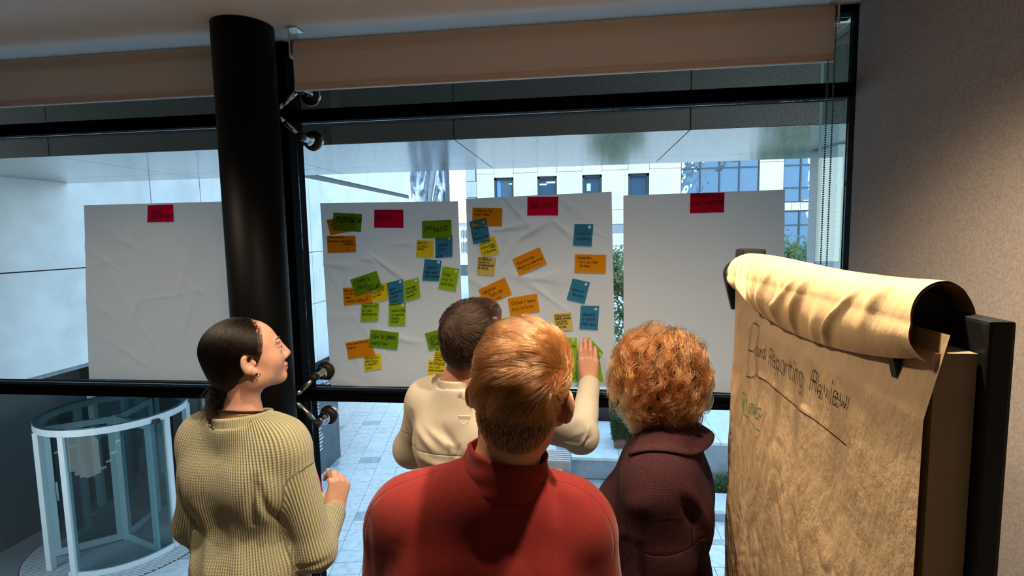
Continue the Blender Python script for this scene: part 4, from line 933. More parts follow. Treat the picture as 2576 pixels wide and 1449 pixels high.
# ------------------------------------------------------------------ people: soft-blended solids meshed on a grid
def axis_(lo, hi, h, fine=()):
    p = [lo]
    while p[-1] < hi:
        s = h
        for a, b, f in fine:
            if a-s <= p[-1] < b: s = min(s, f)
        p.append(p[-1]+s)
    return np.array(p)
class Solid:
    def __init__(s): s.pr = []
    def _add(s, fn, lo, hi, k, op): s.pr.append((fn, np.array(lo)-0, np.array(hi)+0, k, op)); return s
    def cap(s, a, b, ra, rb=None, k=0.02, op=0):
        a = np.array(a, float); b = np.array(b, float); rb = ra if rb is None else rb; R = max(ra, rb); ab = b-a; L2 = max(ab@ab, 1e-12)
        def fn(P):
            t = np.clip(((P-a)@ab)/L2, 0, 1); return np.linalg.norm(P-a-t[..., None]*ab, axis=-1)-(ra+(rb-ra)*t)
        return s._add(fn, np.minimum(a, b)-R, np.maximum(a, b)+R, k, op)
    def ell(s, c, r, R=None, k=0.02, op=0):
        c = np.array(c, float); r = np.array(r, float); R = np.eye(3) if R is None else R
        def fn(P):
            q = (P-c)@R.T; k0 = np.linalg.norm(q/r, axis=-1); k1 = np.linalg.norm(q/(r*r), axis=-1); return k0*(k0-1)/(k1+1e-9)
        m = r.max(); return s._add(fn, c-m, c+m, k, op)
    def ecap(s, a, b, ra, rb, R, sc, k=0.03, op=0):
        a = np.array(a, float); b = np.array(b, float); sc = np.array(sc, float); bl = (R@(b-a))/sc; L2 = max(bl@bl, 1e-12); M = max(ra, rb)*sc.max(); mn = sc.min()
        def fn(P):
            q = ((P-a)@R.T)/sc; t = np.clip((q@bl)/L2, 0, 1); e = q-t[..., None]*bl; rr = ra+(rb-ra)*t
            l = np.linalg.norm(e, axis=-1); g = np.linalg.norm(e/sc, axis=-1)/(l+1e-9); return (l-rr)/np.maximum(g, 1e-6)
        return s._add(fn, np.minimum(a, b)-M, np.maximum(a, b)+M, k, op)
    def cyl(s, a, d, r, h, k=0.002, op=1):       # flat-ended, from a along d for h
        a = np.array(a, float); d = np.array(d, float); d /= np.linalg.norm(d)
        def fn(P):
            q = P-a; t = q@d; e = np.linalg.norm(q-t[..., None]*d, axis=-1); return np.maximum(e-r, np.maximum(-t, t-h))
        e = np.abs(d)*h; c = a+d*h/2; return s._add(fn, c-e/2-r, c+e/2+r, k, op)
    def below(s, z, k=0.002):
        return s._add(lambda P: P[..., 2]-z, (-9, -9, -9), (9, 9, z+0.05), k, 1)
    def merge(s, o): s.pr += o.pr; return s
    @staticmethod
    def _mix(D, d, k, op):
        if op == 0: h = np.clip(0.5+0.5*(D-d)/k, 0, 1); return D*(1-h)+d*h-k*h*(1-h)
        h = np.clip(0.5-0.5*(D+d)/k, 0, 1); return D*(1-h)-d*h+k*h*(1-h)
    def __call__(s, P):
        D = np.full(P.shape[:-1], 1.0)
        for fn, lo, hi, k, op in s.pr: D = s._mix(D, fn(P), k, op)
        return D
    def mesh(s, h, fine=((), (), ()), pad=0.02, lo=None, hi=None):
        L = np.min([p[1] for p in s.pr if p[4] == 0], axis=0)-pad if lo is None else np.array(lo)
        H = np.max([p[2] for p in s.pr if p[4] == 0], axis=0)+pad if hi is None else np.array(hi)
        ax = [axis_(L[i], H[i], h, fine[i]) for i in range(3)]
        D = np.full([len(a) for a in ax], 1.0, np.float32)
        for fn, lo_, hi_, k, op in s.pr:
            mg = k+0.03
            i0 = [max(0, np.searchsorted(ax[i], lo_[i]-mg)-1) for i in range(3)]; i1 = [min(len(ax[i]), np.searchsorted(ax[i], hi_[i]+mg)+1) for i in range(3)]
            if any(i1[i] <= i0[i] for i in range(3)): continue
            sub = tuple(slice(i0[i], i1[i]) for i in range(3))
            P = np.stack(np.meshgrid(*[ax[i][sub[i]] for i in range(3)], indexing='ij'), -1)
            D[sub] = s._mix(D[sub], fn(P), k, op)
        return surf_nets(D, ax)
def surf_nets(D, ax):
    S = D < 0
    c = np.zeros([n-1 for n in D.shape], np.int8)
    sl = lambda o, n: slice(o, n-1+o)
    nx, ny, nz = D.shape
    for i in (0, 1):
        for j in (0, 1):
            for k in (0, 1): c += S[sl(i, nx), sl(j, ny), sl(k, nz)]
    act = (c > 0) & (c < 8); I = np.argwhere(act); idx = np.full(c.shape, -1, np.int64); idx[act] = np.arange(len(I))
    acc = np.zeros((len(I), 3)); cnt = np.zeros(len(I))
    co = [(i, j, k) for i in (0, 1) for j in (0, 1) for k in (0, 1)]
    X = ax
    for a in co:
        for d in range(3):
            if a[d] == 1: continue
            b = list(a); b[d] = 1
            ia = I+a; ib = I+b
            da = D[ia[:, 0], ia[:, 1], ia[:, 2]]; db = D[ib[:, 0], ib[:, 1], ib[:, 2]]
            m = (da < 0) != (db < 0); t = np.where(m, da/(da-db+1e-12), 0)
            pa = np.stack([X[q][ia[:, q]] for q in range(3)], 1); pb = np.stack([X[q][ib[:, q]] for q in range(3)], 1)
            acc += np.where(m[:, None], pa+(pb-pa)*t[:, None], 0); cnt += m
    V = acc/cnt[:, None]; F = []
    for d in range(3):
        u, v = (d+1) % 3, (d+2) % 3
        A = [slice(None)]*3; A[d] = slice(0, -1); B = [slice(None)]*3; B[d] = slice(1, None)
        e = np.argwhere(S[tuple(A)] != S[tuple(B)])
        e = e[(e[:, u] > 0) & (e[:, v] > 0) & (e[:, u] < D.shape[u]-1) & (e[:, v] < D.shape[v]-1)]
        q = []
        for du, dv in ((1, 1), (0, 1), (0, 0), (1, 0)):
            o = e.copy(); o[:, u] -= du; o[:, v] -= dv; q.append(idx[o[:, 0], o[:, 1], o[:, 2]])
        q = np.stack(q, 1); ins = S[e[:, 0], e[:, 1], e[:, 2]]
        q[~ins] = q[~ins][:, ::-1]; F.append(q)
    return V, np.vstack(F)
def relax(V, F, n=1, w=0.5):
    for _ in range(n):
        acc = np.zeros_like(V); cnt = np.zeros(len(V))
        for i in range(4):
            for j in (1, 3): np.add.at(acc, F[:, i], V[F[:, (i+j) % 4]]); np.add.at(cnt, F[:, i], 1)
        V = V*(1-w)+w*acc/cnt[:, None]
    return V
def vnormals(V, F):
    n = np.cross(V[F[:, 2]]-V[F[:, 0]], V[F[:, 3]]-V[F[:, 1]]); o = np.zeros_like(V)
    for i in range(4): np.add.at(o, F[:, i], n)
    return o/(np.linalg.norm(o, axis=1)[:, None]+1e-12)
def wob(P, seed, f):
    """smooth wandering values, about -1..1"""
    rr = np.random.default_rng(seed); o = 0
    for i in range(5):
        d = rr.normal(size=3); d *= f*(0.6+0.9*rr.random())/np.linalg.norm(d); o = o+np.sin(P@d+rr.random()*6.28+0.8*np.sin(P@np.roll(d, 1)*0.7+i))
    return o/3
def seg_d(P, a, b):
    ab = b-a; t = np.clip(((P-a)@ab)/(ab@ab), 0, 1); return np.linalg.norm(P-a-t[:, None]*ab, axis=1), t
def frame(az, pitch=0.0, roll=0.0):
    """rows right, forward, up; az turns right from +Y, pitch up, roll tips towards the right"""
    a, p, r = map(math.radians, (az, pitch, roll))
    f = np.array([math.sin(a)*math.cos(p), math.cos(a)*math.cos(p), math.sin(p)]); rt = np.array([math.cos(a), -math.sin(a), 0.0]); u = np.cross(rt, f)
    return np.array([rt*math.cos(r)-u*math.sin(r), f, u*math.cos(r)+rt*math.sin(r)])
def head(S, c, R, s=1.0, neck=None, nr=(0.054, 0.060), ear_out=24, ear_x=.079):
    W = lambda *p: np.array(c)+(np.array(p, float)*s)@R
    E = lambda p, r, k=0.012, op=0, Q=None: S.ell(W(*p), np.array(r)*s, R if Q is None else Q, k*s, op)
    E((0, -.018, .030), (.074, .091, .080), .02); E((0, .028, .012), (.064, .064, .078), .03)
    E((0, .036, -.050), (.054, .054, .058), .03); E((0, .072, -.092), (.023, .022, .018), .03)
    for x in (-1, 1):
        E((x*.040, .052, -.028), (.024, .026, .028), .03); E((x*.048, .010, -.070), (.016, .034, .022), .03)
        E((x*.030, .084, .026), (.020, .008, .008), .014)
        E((x*.031, .096, .003), (.014, .012, .009), .008, 1)
        S.ell(W(x*.031, .0795, .0095), np.array((.0150, .0140, .0100))*s, R, .004*s); S.ell(W(x*.031, .0785, -.0035), np.array((.0145, .0135, .0080))*s, R, .004*s); E((x*.019, .082, -.030), (.014, .015, .016), .010)
        E((x*.012, .096, -.034), (.008, .010, .008), .006)
        a = math.radians(ear_out)*x; Q = np.array([[math.cos(a), -math.sin(a)*-1, 0], [math.sin(a)*-1, math.cos(a), 0], [0, 0, 1.0]])@R
        e0 = (x*ear_x, -.014, -.010)
        E(e0, (.008, .021, .032), .006, 0, Q); E((x*.076, .000, -.040), (.008, .010, .012), .008)
        E((x*(ear_x+.007), -.008, -.006), (.009, .011, .019), .005, 1, Q)
        E((x*.076, .006, -.014), (.005, .004, .006), .004)
    S.cap(W(0, .091, .016), W(0, .110, -.026), .0075*s, .0100*s, .014*s)
    E((0, .093, -.057), (.023, .011, .007), .008); E((0, .092, -.069), (.019, .010, .0075), .008); E((0, .106, -.0625), (.02, .006, .0012), .003, 1)
    if neck is not None:
        S.cap(W(0, -.026, -.045), neck, nr[0], nr[1], .035)
    return W
def hand(S, wr, u, n, thumb_side, curl, s=1.0, spread=0.03, thumb=(0.6, 0.5, 0.35), k=0.004):
    """wr wrist, u towards the fingers, n out of the palm, thumb_side = +1 when the thumb is at u x n"""
    u = np.array(u, float); u /= np.linalg.norm(u); n = np.array(n, float); n -= u*(n@u); n /= np.linalg.norm(n)
    t = np.cross(u, n)*thumb_side
    Q = np.array([t, u, n]); wr = np.array(wr, float)
    P = lambda x, y, z: wr+(x*t+y*u+z*n)*s
    kn = [(.030, .088), (.010, .093), (-.011, .090), (-.030, .080)]; ln = [.074, .082, .076, .060]; rd = [.0102, .0105, .0100, .0088]
    for (x, y) in kn: S.cap(P(x*.62, .004, 0), P(x, y, 0), .0145*s, .0115*s, .014*s)
    S.ell(P(.024, .040, .010), np.array((.016, .030, .014))*s, Q, .012*s)
    tips = []; curl = curl if isinstance(curl, (list, tuple)) else [curl]*4
    for i in range(4):
        p = P(kn[i][0], kn[i][1], 0); a = 0; sp = (1.5-i)*spread
        for j, f in enumerate((.46, .30, .24)):
            a += curl[i][j] if isinstance(curl[i], (tuple, list)) else curl[i]*(1.0, 1.1, .7)[j]
            d = (u*math.cos(a)+n*math.sin(a))*math.cos(sp)+t*math.sin(sp); q = p+d*ln[i]*f*s
            S.cap(p, q, rd[i]*s*(1-.06*j), rd[i]*s*(.93-.08*j), k*s if j == 0 else .002*s); p = q
        tips.append(p)
    p = P(.022, .018, .008)
    a1, a2, c_ = thumb
    d1 = t*math.sin(a1)+u*math.cos(a1)*.9+n*c_; d1 /= np.linalg.norm(d1); q = p+d1*.046*s
    S.cap(p, q, .0135*s, .0115*s, .010*s)
    d2 = t*math.sin(a2)+u*math.cos(a2)+n*(c_+.15); d2 /= np.linalg.norm(d2); r = q+d2*.032*s; S.cap(q, r, .0110*s, .0100*s, .002*s)
    d3 = t*math.sin(a2-.3)+u*math.cos(a2-.3)+n*(c_+.25); d3 /= np.linalg.norm(d3); e = r+d3*.026*s; S.cap(r, e, .0100*s, .0085*s, .002*s)
    return tips+[e]
def limb(S, pts, rs, k=0.03):
    for i in range(len(pts)-1): S.cap(pts[i], pts[i+1], rs[i], rs[i+1], k)
def torso(S, base, az, zs, zh, w, g=0.0, dep=0.66, lean=(0, 0), nb=None, k=0.05):
    """base on the floor, az facing, zs shoulder height, zh hip height, w half width over the shoulders, g thickness of cloth"""
    R = frame(az); B = np.array([base[0], base[1], 0.0]); T = lambda x, y, z: B+np.array([x, y+0, z])@R+np.array([lean[0], lean[1], 0])*(z-zh)/(zs-zh)
    S.ecap(T(0, 0, zh+.16), T(0, 0, zs-.15), w*.66+g, w*.74+g, R, (1, dep, 1), k)
    S.ecap(T(0, .0, zh-.05), T(0, 0, zh+.16), w*.76+g, w*.68+g, R, (1, dep*1.02, 1), k)
    S.ecap(T(-w*.60, -.005, zs-.065), T(w*.60, -.005, zs-.065), .064+g, .064+g, R, (1, 1, 1), k)
    for x in (-1, 1):
        S.ell(T(x*w*.42, -w*.36, zs-.16), (.075+g, .045+g, .10), R, .05)
        S.cap(T(x*w*.10, -.02, zs+.005), T(x*w*.72, -.008, zs-.040), .050+g, .050+g, k)
    return T, R
# ---- hair
def hair_mat(name, col, rough=0.35, rad=0.4, vary=(0.35, 1.6), ior=1.5):
    m = bpy.data.materials.new(name); m.use_nodes = True; n = m.node_tree; n.nodes.clear()
    o = N(n, 'ShaderNodeOutputMaterial'); h = n.nodes.new('ShaderNodeBsdfHairPrincipled'); h.parametrization = 'COLOR'
    hi = n.nodes.new('ShaderNodeHairInfo'); vr = N(n, 'ShaderNodeMix', data_type='RGBA'); vr.inputs['A'].default_value = (*(c*vary[0] for c in col), 1); vr.inputs['B'].default_value = (*(min(1, c*vary[1]) for c in col), 1)
    n.links.new(hi.outputs['Random'], vr.inputs['Factor']); n.links.new(vr.outputs['Result'], h.inputs['Color']); h.inputs['Roughness'].default_value = rough; h.inputs['Radial Roughness'].default_value = rad; h.inputs['IOR'].default_value = ior
    h.inputs['Random Roughness'].default_value = 0.2
    n.links.new(h.outputs[0], o.inputs[0]); return m
def strands_obj(name, C, r0, r1, matl, parent):
    m, n = C.shape[:2]
    hc = bpy.data.hair_curves.new(name); hc.add_curves([n]*m)
    base = org(parent)
    hc.position_data.foreach_set('vector', (C.reshape(-1, 3)-base).astype(np.float32).ravel())
    rad = np.tile(np.linspace(1, 0, n)**0.7*(r0-r1)+r1, m).astype(np.float32)
    at_ = hc.attributes.get('radius') or hc.attributes.new('radius', 'FLOAT', 'POINT'); at_.data.foreach_set('value', rad)
    hc.materials.append(matl)
    o = bpy.data.objects.new(name, hc); SC.collection.objects.link(o); o.parent = parent; ORG[o.name] = tuple(base); o['kind'] = 'stuff'
    return o
def grad(S, P, e=0.002):
    g = np.stack([S(P+np.eye(3)[i]*e)-S(P-np.eye(3)[i]*e) for i in range(3)], -1); return g/(np.linalg.norm(g, axis=-1)[..., None]+1e-9)
v3 = lambda *a: np.array(a, float)
def clumps(roots, k, rng):
    cen = roots[rng.choice(len(roots), k, False)]; out = np.empty(len(roots), int)
    for i in range(0, len(roots), 2000): out[i:i+2000] = np.argmin(((roots[i:i+2000, None, :]-cen[None])**2).sum(-1), 1)
    return out, cen
def grow(S, roots, flow, length, n, lift, rng, jitter=0.15, curl=None, J0=None):
    """walk each strand over the hair solid S along flow(p, t), kept lift(t) above its skin"""
    P = roots.copy(); out = [P.copy()]; M = len(P); L = np.broadcast_to(np.asarray(length, float), (M,))
    J = rng.normal(size=(M, 3))*jitter
    if J0 is not None: J = J+J0
    for i in range(n):
        t = (i+1)/n; g = grad(S, P); d = flow(P, t)+J
        d = d-g*(d*g).sum(1)[:, None]; d /= np.linalg.norm(d, axis=1)[:, None]+1e-9
        P = P+d*(L/n)[:, None]; P = P-grad(S, P)*(S(P)-lift(t, M))[:, None]
        out.append(P.copy())
    C = np.stack(out, 1)
    if curl is not None:
        amp, freq = curl; ph = rng.random(M)*6.28; tt = np.linspace(0, 1, n+1); a = rng.normal(size=(M, 3)); a /= np.linalg.norm(a, axis=1)[:, None]; b = np.cross(a, rng.normal(size=(M, 3))); b /= np.linalg.norm(b, axis=1)[:, None]
        f = freq*(0.7+0.6*rng.random(M)); A = amp*(0.4+rng.random(M))
        th = ph[:, None]+f[:, None]*tt[None]*6.28
        C = C+(A[:, None]*tt[None])[..., None]*(np.cos(th)[..., None]*a[:, None]+np.sin(th)[..., None]*b[:, None])
    return C
def scatter(V, F, n, rng, keep=None):
    c = V[F].mean(1); a = np.linalg.norm(np.cross(V[F[:, 2]]-V[F[:, 0]], V[F[:, 3]]-V[F[:, 1]]), axis=1)
    if keep is not None: a = a*keep(c)
    i = rng.choice(len(F), n, p=a/a.sum()); u = rng.random((n, 1)); v = rng.random((n, 1)); q = V[F[i]]
    return (q[:, 0]*(1-u)+q[:, 1]*u)*(1-v)+(q[:, 3]*(1-u)+q[:, 2]*u)*v
# ---- cloth
def cloth_mat(name, col, rib=None, row=None, weave=None, depth=0.0015, col2=None, rough=0.85, sheen=0.25, seam=0.0, ribmix=0.75):
    """rib: spacing of knitted ribs along the 'rib' attribute, row: along 'row'; seam: ridge where the 'seam' attribute is 0"""
    m, n, p, o = new_mat(name); p.inputs['Base Color'].default_value = (*col, 1); p.inputs['Roughness'].default_value = rough
    p.inputs['Sheen Weight'].default_value = sheen; p.inputs['Sheen Roughness'].default_value = 0.4; p.inputs['Specular IOR Level'].default_value = 0.15
    geo = N(n, 'ShaderNodeNewGeometry')
    def math_(op, a, b=None):
        x = N(n, 'ShaderNodeMath', operation=op)
        for i, v in enumerate((a, b)):
            if v is None: continue
            if hasattr(v, 'is_output'): n.links.new(v, x.inputs[i])
            else: x.inputs[i].default_value = v
        return x.outputs[0]
    H = None
    nz = N(n, 'ShaderNodeTexNoise', Scale=weave or 900.0, Detail=2.0); n.links.new(geo.outputs['Position'], nz.inputs['Vector'])
    H = math_('MULTIPLY', nz.outputs['Fac'], 0.5)
    shade = None
    if rib:
        a = N(n, 'ShaderNodeAttribute', attribute_name='rib').outputs['Fac']
        s = math_('SINE', math_('MULTIPLY', a, 6.2832/rib)); s = math_('MULTIPLY_ADD', s, 0.5); s.node.inputs[2].default_value = 0.5
        shade = s; H = math_('ADD', H, s)
        if row:
            b = N(n, 'ShaderNodeAttribute', attribute_name='row').outputs['Fac']
            q = math_('SINE', math_('MULTIPLY', b, 6.2832/row)); q = math_('MULTIPLY_ADD', q, 0.09); q.node.inputs[2].default_value = 0.55
            H = math_('ADD', H, q); shade = math_('MULTIPLY', s, math_('ADD', q, 0.45))
    if seam:
        c = N(n, 'ShaderNodeAttribute', attribute_name='seam').outputs['Fac']
        e = math_('ABSOLUTE', c); e = math_('MULTIPLY', e, -1/seam); e = math_('EXPONENT', e); e = math_('MULTIPLY', e, -2.0)
        H = math_('ADD', H, e)
    b = N(n, 'ShaderNodeBump', Strength=1.0, Distance=depth); n.links.new(H, b.inputs['Height']); n.links.new(b.outputs[0], p.inputs['Normal'])
    big = N(n, 'ShaderNodeTexNoise', Scale=(weave or 900)*0.35, Detail=3.0); n.links.new(geo.outputs['Position'], big.inputs['Vector'])
    r = N(n, 'ShaderNodeMix', data_type='RGBA'); r.inputs['A'].default_value = (*(col2 or tuple(x*0.72 for x in col)), 1); r.inputs['B'].default_value = (*col, 1)
    fac = big.outputs['Fac']
    if shade is not None: fac = math_('ADD', math_('MULTIPLY', fac, 1.15-ribmix), math_('MULTIPLY', shade, ribmix))  # knit grooves tinted darker, their shade put into the colour
    else: fac = math_('MULTIPLY', fac, 1.6)
    n.links.new(fac, r.inputs['Factor']); n.links.new(r.outputs['Result'], p.inputs['Base Color'])
    return m
def garment(name, S, h, matl, parent, arms=(), Tinv=None, wr=(0.004, 7.0, 0.0015, 24.0), seed=1, folds=(), lo=None, hi=None, seamfn=None, smooth=2, fine=((), (), ())):
    V, F = S.mesh(h, fine, lo=lo, hi=hi); V = relax(V, F, smooth, 0.5); n = vnormals(V, F)
    a1, f1, a2, f2 = wr
    disp = a1*wob(V*np.array([1, 1, .6]), seed, f1)+a2*wob(V*np.array([1, 1, .35]), seed+5, f2)
    for (a, b, wd, am) in folds:
        d, t = seg_d(V*np.array([1, 0, 1]), np.array([a[0], 0, a[2]]), np.array([b[0], 0, b[2]]))
        disp = disp+am*np.exp(-(d/wd)**2)*np.clip(-n[:, 1]*1.5, 0, 1)*np.sin(np.clip(t*0.9+0.05, 0, 1)*math.pi)**0.5
    V = V+n*disp[:, None]
    q = Tinv(V) if Tinv is not None else V
    rib = np.arctan2(q[:, 0], -q[:, 1]-0.0)*0.17; row = q[:, 2].copy(); best = np.full(len(V), 0.0)
    ax_ = 1e9*np.ones(len(V))
    for (a, b, r, tol) in arms:
        d, t = seg_d(V, np.array(a), np.array(b)); m = (d-r < tol) & (d-r < ax_); ax_ = np.where(m, d-r, ax_)
        ab = np.array(b)-np.array(a); L = np.linalg.norm(ab); ab = ab/L; e1 = v3(0, -1, 0)+ab*ab[1]; e1 /= np.linalg.norm(e1); e2 = np.cross(ab, e1); w_ = V-np.array(a)
        an = np.arctan2(w_@e2, w_@e1)*r; rib = np.where(m, an, rib); row = np.where(m, t*L, row)
    at_ = {'rib': rib, 'row': row}
    if seamfn is not None: at_['seam'] = seamfn(V, q)
    return mesh_obj(name, V, F, matl, parent, True, attrs=at_)
def skin_mat(name, col):
    m, n, p, o = new_mat(name); p.inputs['Roughness'].default_value = 0.48; p.inputs['Specular IOR Level'].default_value = 0.4
    p.inputs['Subsurface Weight'].default_value = 0.25; p.inputs['Subsurface Radius'].default_value = (1.0, 0.35, 0.2); p.inputs['Subsurface Scale'].default_value = 0.006
    geo = N(n, 'ShaderNodeNewGeometry'); t = N(n, 'ShaderNodeTexNoise', Scale=55.0, Detail=5.0); n.links.new(geo.outputs['Position'], t.inputs['Vector'])
    r = N(n, 'ShaderNodeMix', data_type='RGBA'); r.inputs['A'].default_value = (col[0]*0.86, col[1]*0.72, col[2]*0.68, 1); r.inputs['B'].default_value = (min(1, col[0]*1.06), col[1]*1.06, col[2]*1.06, 1)
    n.links.new(t.outputs['Fac'], r.inputs['Factor'])
    l = N(n, 'ShaderNodeMix', data_type='RGBA'); l.inputs['B'].default_value = (col[0]*0.75, col[1]*0.35, col[2]*0.36, 1)
    at_ = N(n, 'ShaderNodeAttribute', attribute_name='lip'); n.links.new(at_.outputs['Fac'], l.inputs['Factor']); n.links.new(r.outputs['Result'], l.inputs['A'])
    n.links.new(l.outputs['Result'], p.inputs['Base Color'])
    t2 = N(n, 'ShaderNodeTexNoise', Scale=420.0, Detail=2.0); n.links.new(geo.outputs['Position'], t2.inputs['Vector'])
    b = N(n, 'ShaderNodeBump', Strength=0.35, Distance=0.0006); n.links.new(t2.outputs['Fac'], b.inputs['Height']); n.links.new(b.outputs[0], p.inputs['Normal'])
    return m
def legs(S, base, az, zh, T, g=0.0, foot=True):
    R = frame(az); B = np.array([base[0], base[1], 0.0]); G = lambda x, y, z: B+np.array([x, y, z])@R
    S.ecap(G(-.05, -.01, zh), G(.05, -.01, zh), .12+g, .12+g, R, (1, .85, 1), .04)
    for x in (-1, 1):
        S.cap(G(x*.085, 0, zh-.03), G(x*.095, .01, .48), .082+g, .056+g, .03); S.cap(G(x*.095, .01, .48), G(x*.10, -.015, .08), .056+g, .036+g, .03)
        if foot: S.cap(G(x*.10, -.03, .05), G(x*.115, .11, .035), .036, .028, .02)
    return G
M_trous = pbr('dark_trousers', (0.03, 0.03, 0.04), 0.9); M_trous2 = pbr('khaki_trousers', (0.34, 0.26, 0.15), 0.9, bump=(500, .3, .001)); M_shoe = pbr('shoe_leather', (0.02, 0.018, 0.016), 0.5)
def lower(P_, base, az, zh, mt):
    S = Solid(); legs(S, base, az, zh, None, 0.010, False); S.below(0.09)
    V, F = S.mesh(0.016); mesh_obj('trousers', relax(V, F, 1), F, mt, P_, True)
    R = frame(az)
    for x in (-1, 1):
        S = Solid(); B = np.array([base[0], base[1], 0]); G = lambda a, b, c: B+np.array([a, b, c])@R
        S.ecap(G(x*.10, -.04, .055), G(x*.118, .13, .04), .048, .040, R, (1, 1, 1), .02); S.cap(G(x*.10, -.03, .06), G(x*.10, -.02, .10), .05, .046, .02); S.below(0.002)
        V, F = S.mesh(0.012); mesh_obj('shoe', relax(V, F, 1), F, M_shoe, P_, True)
# ------------------------------------------------------------------ the four people
def figure(label, base, az, zs, zh, w, hc, hR, hs, skin, arms, hands, neckb, nr=(.054, .060), ear_out=24, hh=0.004, ear_x=.079, lips=0.6, trous=None, dep=.66):
    P_ = thing('person', label, 'person', (base[0], base[1], 0.0))
    S = Solid(); T, R = torso(S, base, az, zs, zh, w*.93, -0.014, dep); legs(S, base, az, zh, T, -0.012)
    for a in arms: limb(S, a, (.046, .038, .027), .03)
    W = head(S, hc, hR, hs, neckb, nr, ear_out, ear_x)
    S.cap(neckb, T(0, 0, zs-.16), nr[1]*.95, .07, .025)
    fine = [[(hc[i]-.13, hc[i]+.13, hh)] for i in range(3)]; tips = []
    for hd in hands:
        tips.append(hand(S, *hd[0], **hd[1]))
        if hd[2]:
            pts = np.array(tips[-1]+[hd[0][0]]); lo, hi = pts.min(0)-.03, pts.max(0)+.03
            for i in range(3): fine[i].append((lo[i], hi[i], hd[2]))
    V, F = S.mesh(0.016, fine); V = relax(V, F, 1, 0.35)
    q = (V-np.array(hc))@hR.T/hs
    lip = lips*np.exp(-((q[:, 0]/.026)**4+((q[:, 2]+.0625)/.013)**4))*(q[:, 1] > .07)
    mesh_obj('body', V, F, skin, P_, True, attrs={'lip': lip})
    eb = MB(); ey = MB(); ir = MB()
    for x in (-1, 1):
        e = W(x*.031, .0795, .003); mb = MB(); mb.lathe(e-hR[1]*.0125*hs, hR[1], [(0.0125*hs*(1-math.cos(t)), max(1e-4, 0.0128*hs*math.sin(t))) for t in np.linspace(0.02, math.pi-.02, 12)], 16, False)
        eo = mb.build('eye', EYE_W, P_, True)
        MB().lathe(e+hR[1]*.0112*hs, hR[1], [(0, .0056*hs), (.0012*hs, .0050*hs), (.0016*hs, .0001)], 14, False).build('iris', EYE_I, eo, True)
        MB().tube([W(x*(.031+a), .0930-abs(a+.002)*.5-.004*(a > .01), .0300+.004*math.cos(a*60)) for a in np.linspace(-.018, .020, 8)], [.0012, .0024, .0028, .0028, .0026, .0024, .0018, .0008], 6).build('eyebrow', BROW, P_, True)
        MB().tube([W(x*(.031+a), .0945-abs(a)*.40, .0050-7*a*a) for a in np.linspace(-.013, .014, 7)], .0010, 5).build('eyelashes', BROW, P_, True)
    return P_, T, R, W, tips
EYE_W = pbr('eye_white', (0.75, 0.72, 0.70), 0.2); EYE_I = pbr('iris_brown', (0.08, 0.04, 0.02), 0.15); BROW = pbr('brow_hair', (0.03, 0.018, 0.012), 0.8)
SKIN_A = skin_mat('skin_light', (0.58, 0.34, 0.25)); SKIN_B = skin_mat('skin_tan', (0.50, 0.26, 0.17)); SKIN_C = skin_mat('skin_ruddy', (0.52, 0.27, 0.18))
def Tinv_of(base, R):
    B = np.array([base[0], base[1], 0.0]); return lambda V: (V-B)@R.T
v3 = lambda *a: np.array(a, float)

# ---- woman in the ribbed green sweater, in profile at the left
YA = 1.42; bA = (-0.99, YA+.01); azA = 6; zsA = 1.362; wA = .188; hpA = .90
hcA = at(622, 893, YA+.01); RA = frame(48, 9, 0)
TA = lambda x, y, z: v3(bA[0], bA[1], 0)+v3(x, y, z)@frame(azA)
shR, shL = TA(.150, .0, zsA-.085), TA(-.150, .0, zsA-.085)
elR, wrR = at(796, 1385, YA), at(844, 1280, YA+.19)
elL, wrL = at(490, 1318, YA+.02), at(700, 1290, YA+.25)
neckA = at(607, 1045, YA)
PA, T_, R_A, WA, tipsA = figure('person in a ribbed sage green sweater with dark hair tied low, seen in profile', bA, azA, zsA, hpA, wA, hcA, RA, .97, SKIN_A,
    [(shR, elR, wrR), (shL, elL, wrL)],
    [((wrR, (.08, .30, .94), (-.72, .62, -.10), 1, [(.75, 1.1, .8), (.95, 1.2, .8), (1.05, 1.2, .8), (1.1, 1.2, .8)]), dict(s=.95, spread=.02, thumb=(.75, .35, .75)), .003),
     ((wrL, (.75, .5, .25), (.3, -.5, .8), -1, .7), dict(s=.92), None)], neckA, (.047, .053), 20, .0032, .079, .8)
S = Solid(); torso(S, bA, azA, zsA, hpA, wA, .016, .70)
limb(S, (shR, elR, wrR), (.064, .056, .040), .035); limb(S, (shL, elL, wrL), (.064, .056, .040), .035)
S.ell(TA(0, -.01, hpA+.03), (.175, .145, .14), R_A, .05)
uR = (wrR-elR)/np.linalg.norm(wrR-elR); uL = (wrL-elL)/np.linalg.norm(wrL-elL)
S.cyl(wrR-uR*.012, uR, .075, .25); S.cyl(wrL-uL*.012, uL, .075, .25); S.below(hpA-.10)
S.cyl(neckA+(0.004, 0.004, -.020), (-.10, .12, .98), .090, .2, .006); S.cyl(neckA+(0.004, 0.004, -.05), (-.10, .12, .98), .068, .2, .004)
M_sage = cloth_mat('sage_rib_knit', (0.47, 0.445, 0.275), rib=.0088, row=.0075, weave=700, depth=.0026, col2=(0.22, 0.205, 0.12))
armsA = [(shR+(shR-elR)*-.25, elR, .06, .012), (elR, wrR, .045, .02), (shL+(shL-elL)*-.25, elL, .06, .012), (elL, wrL, .045, .02)]
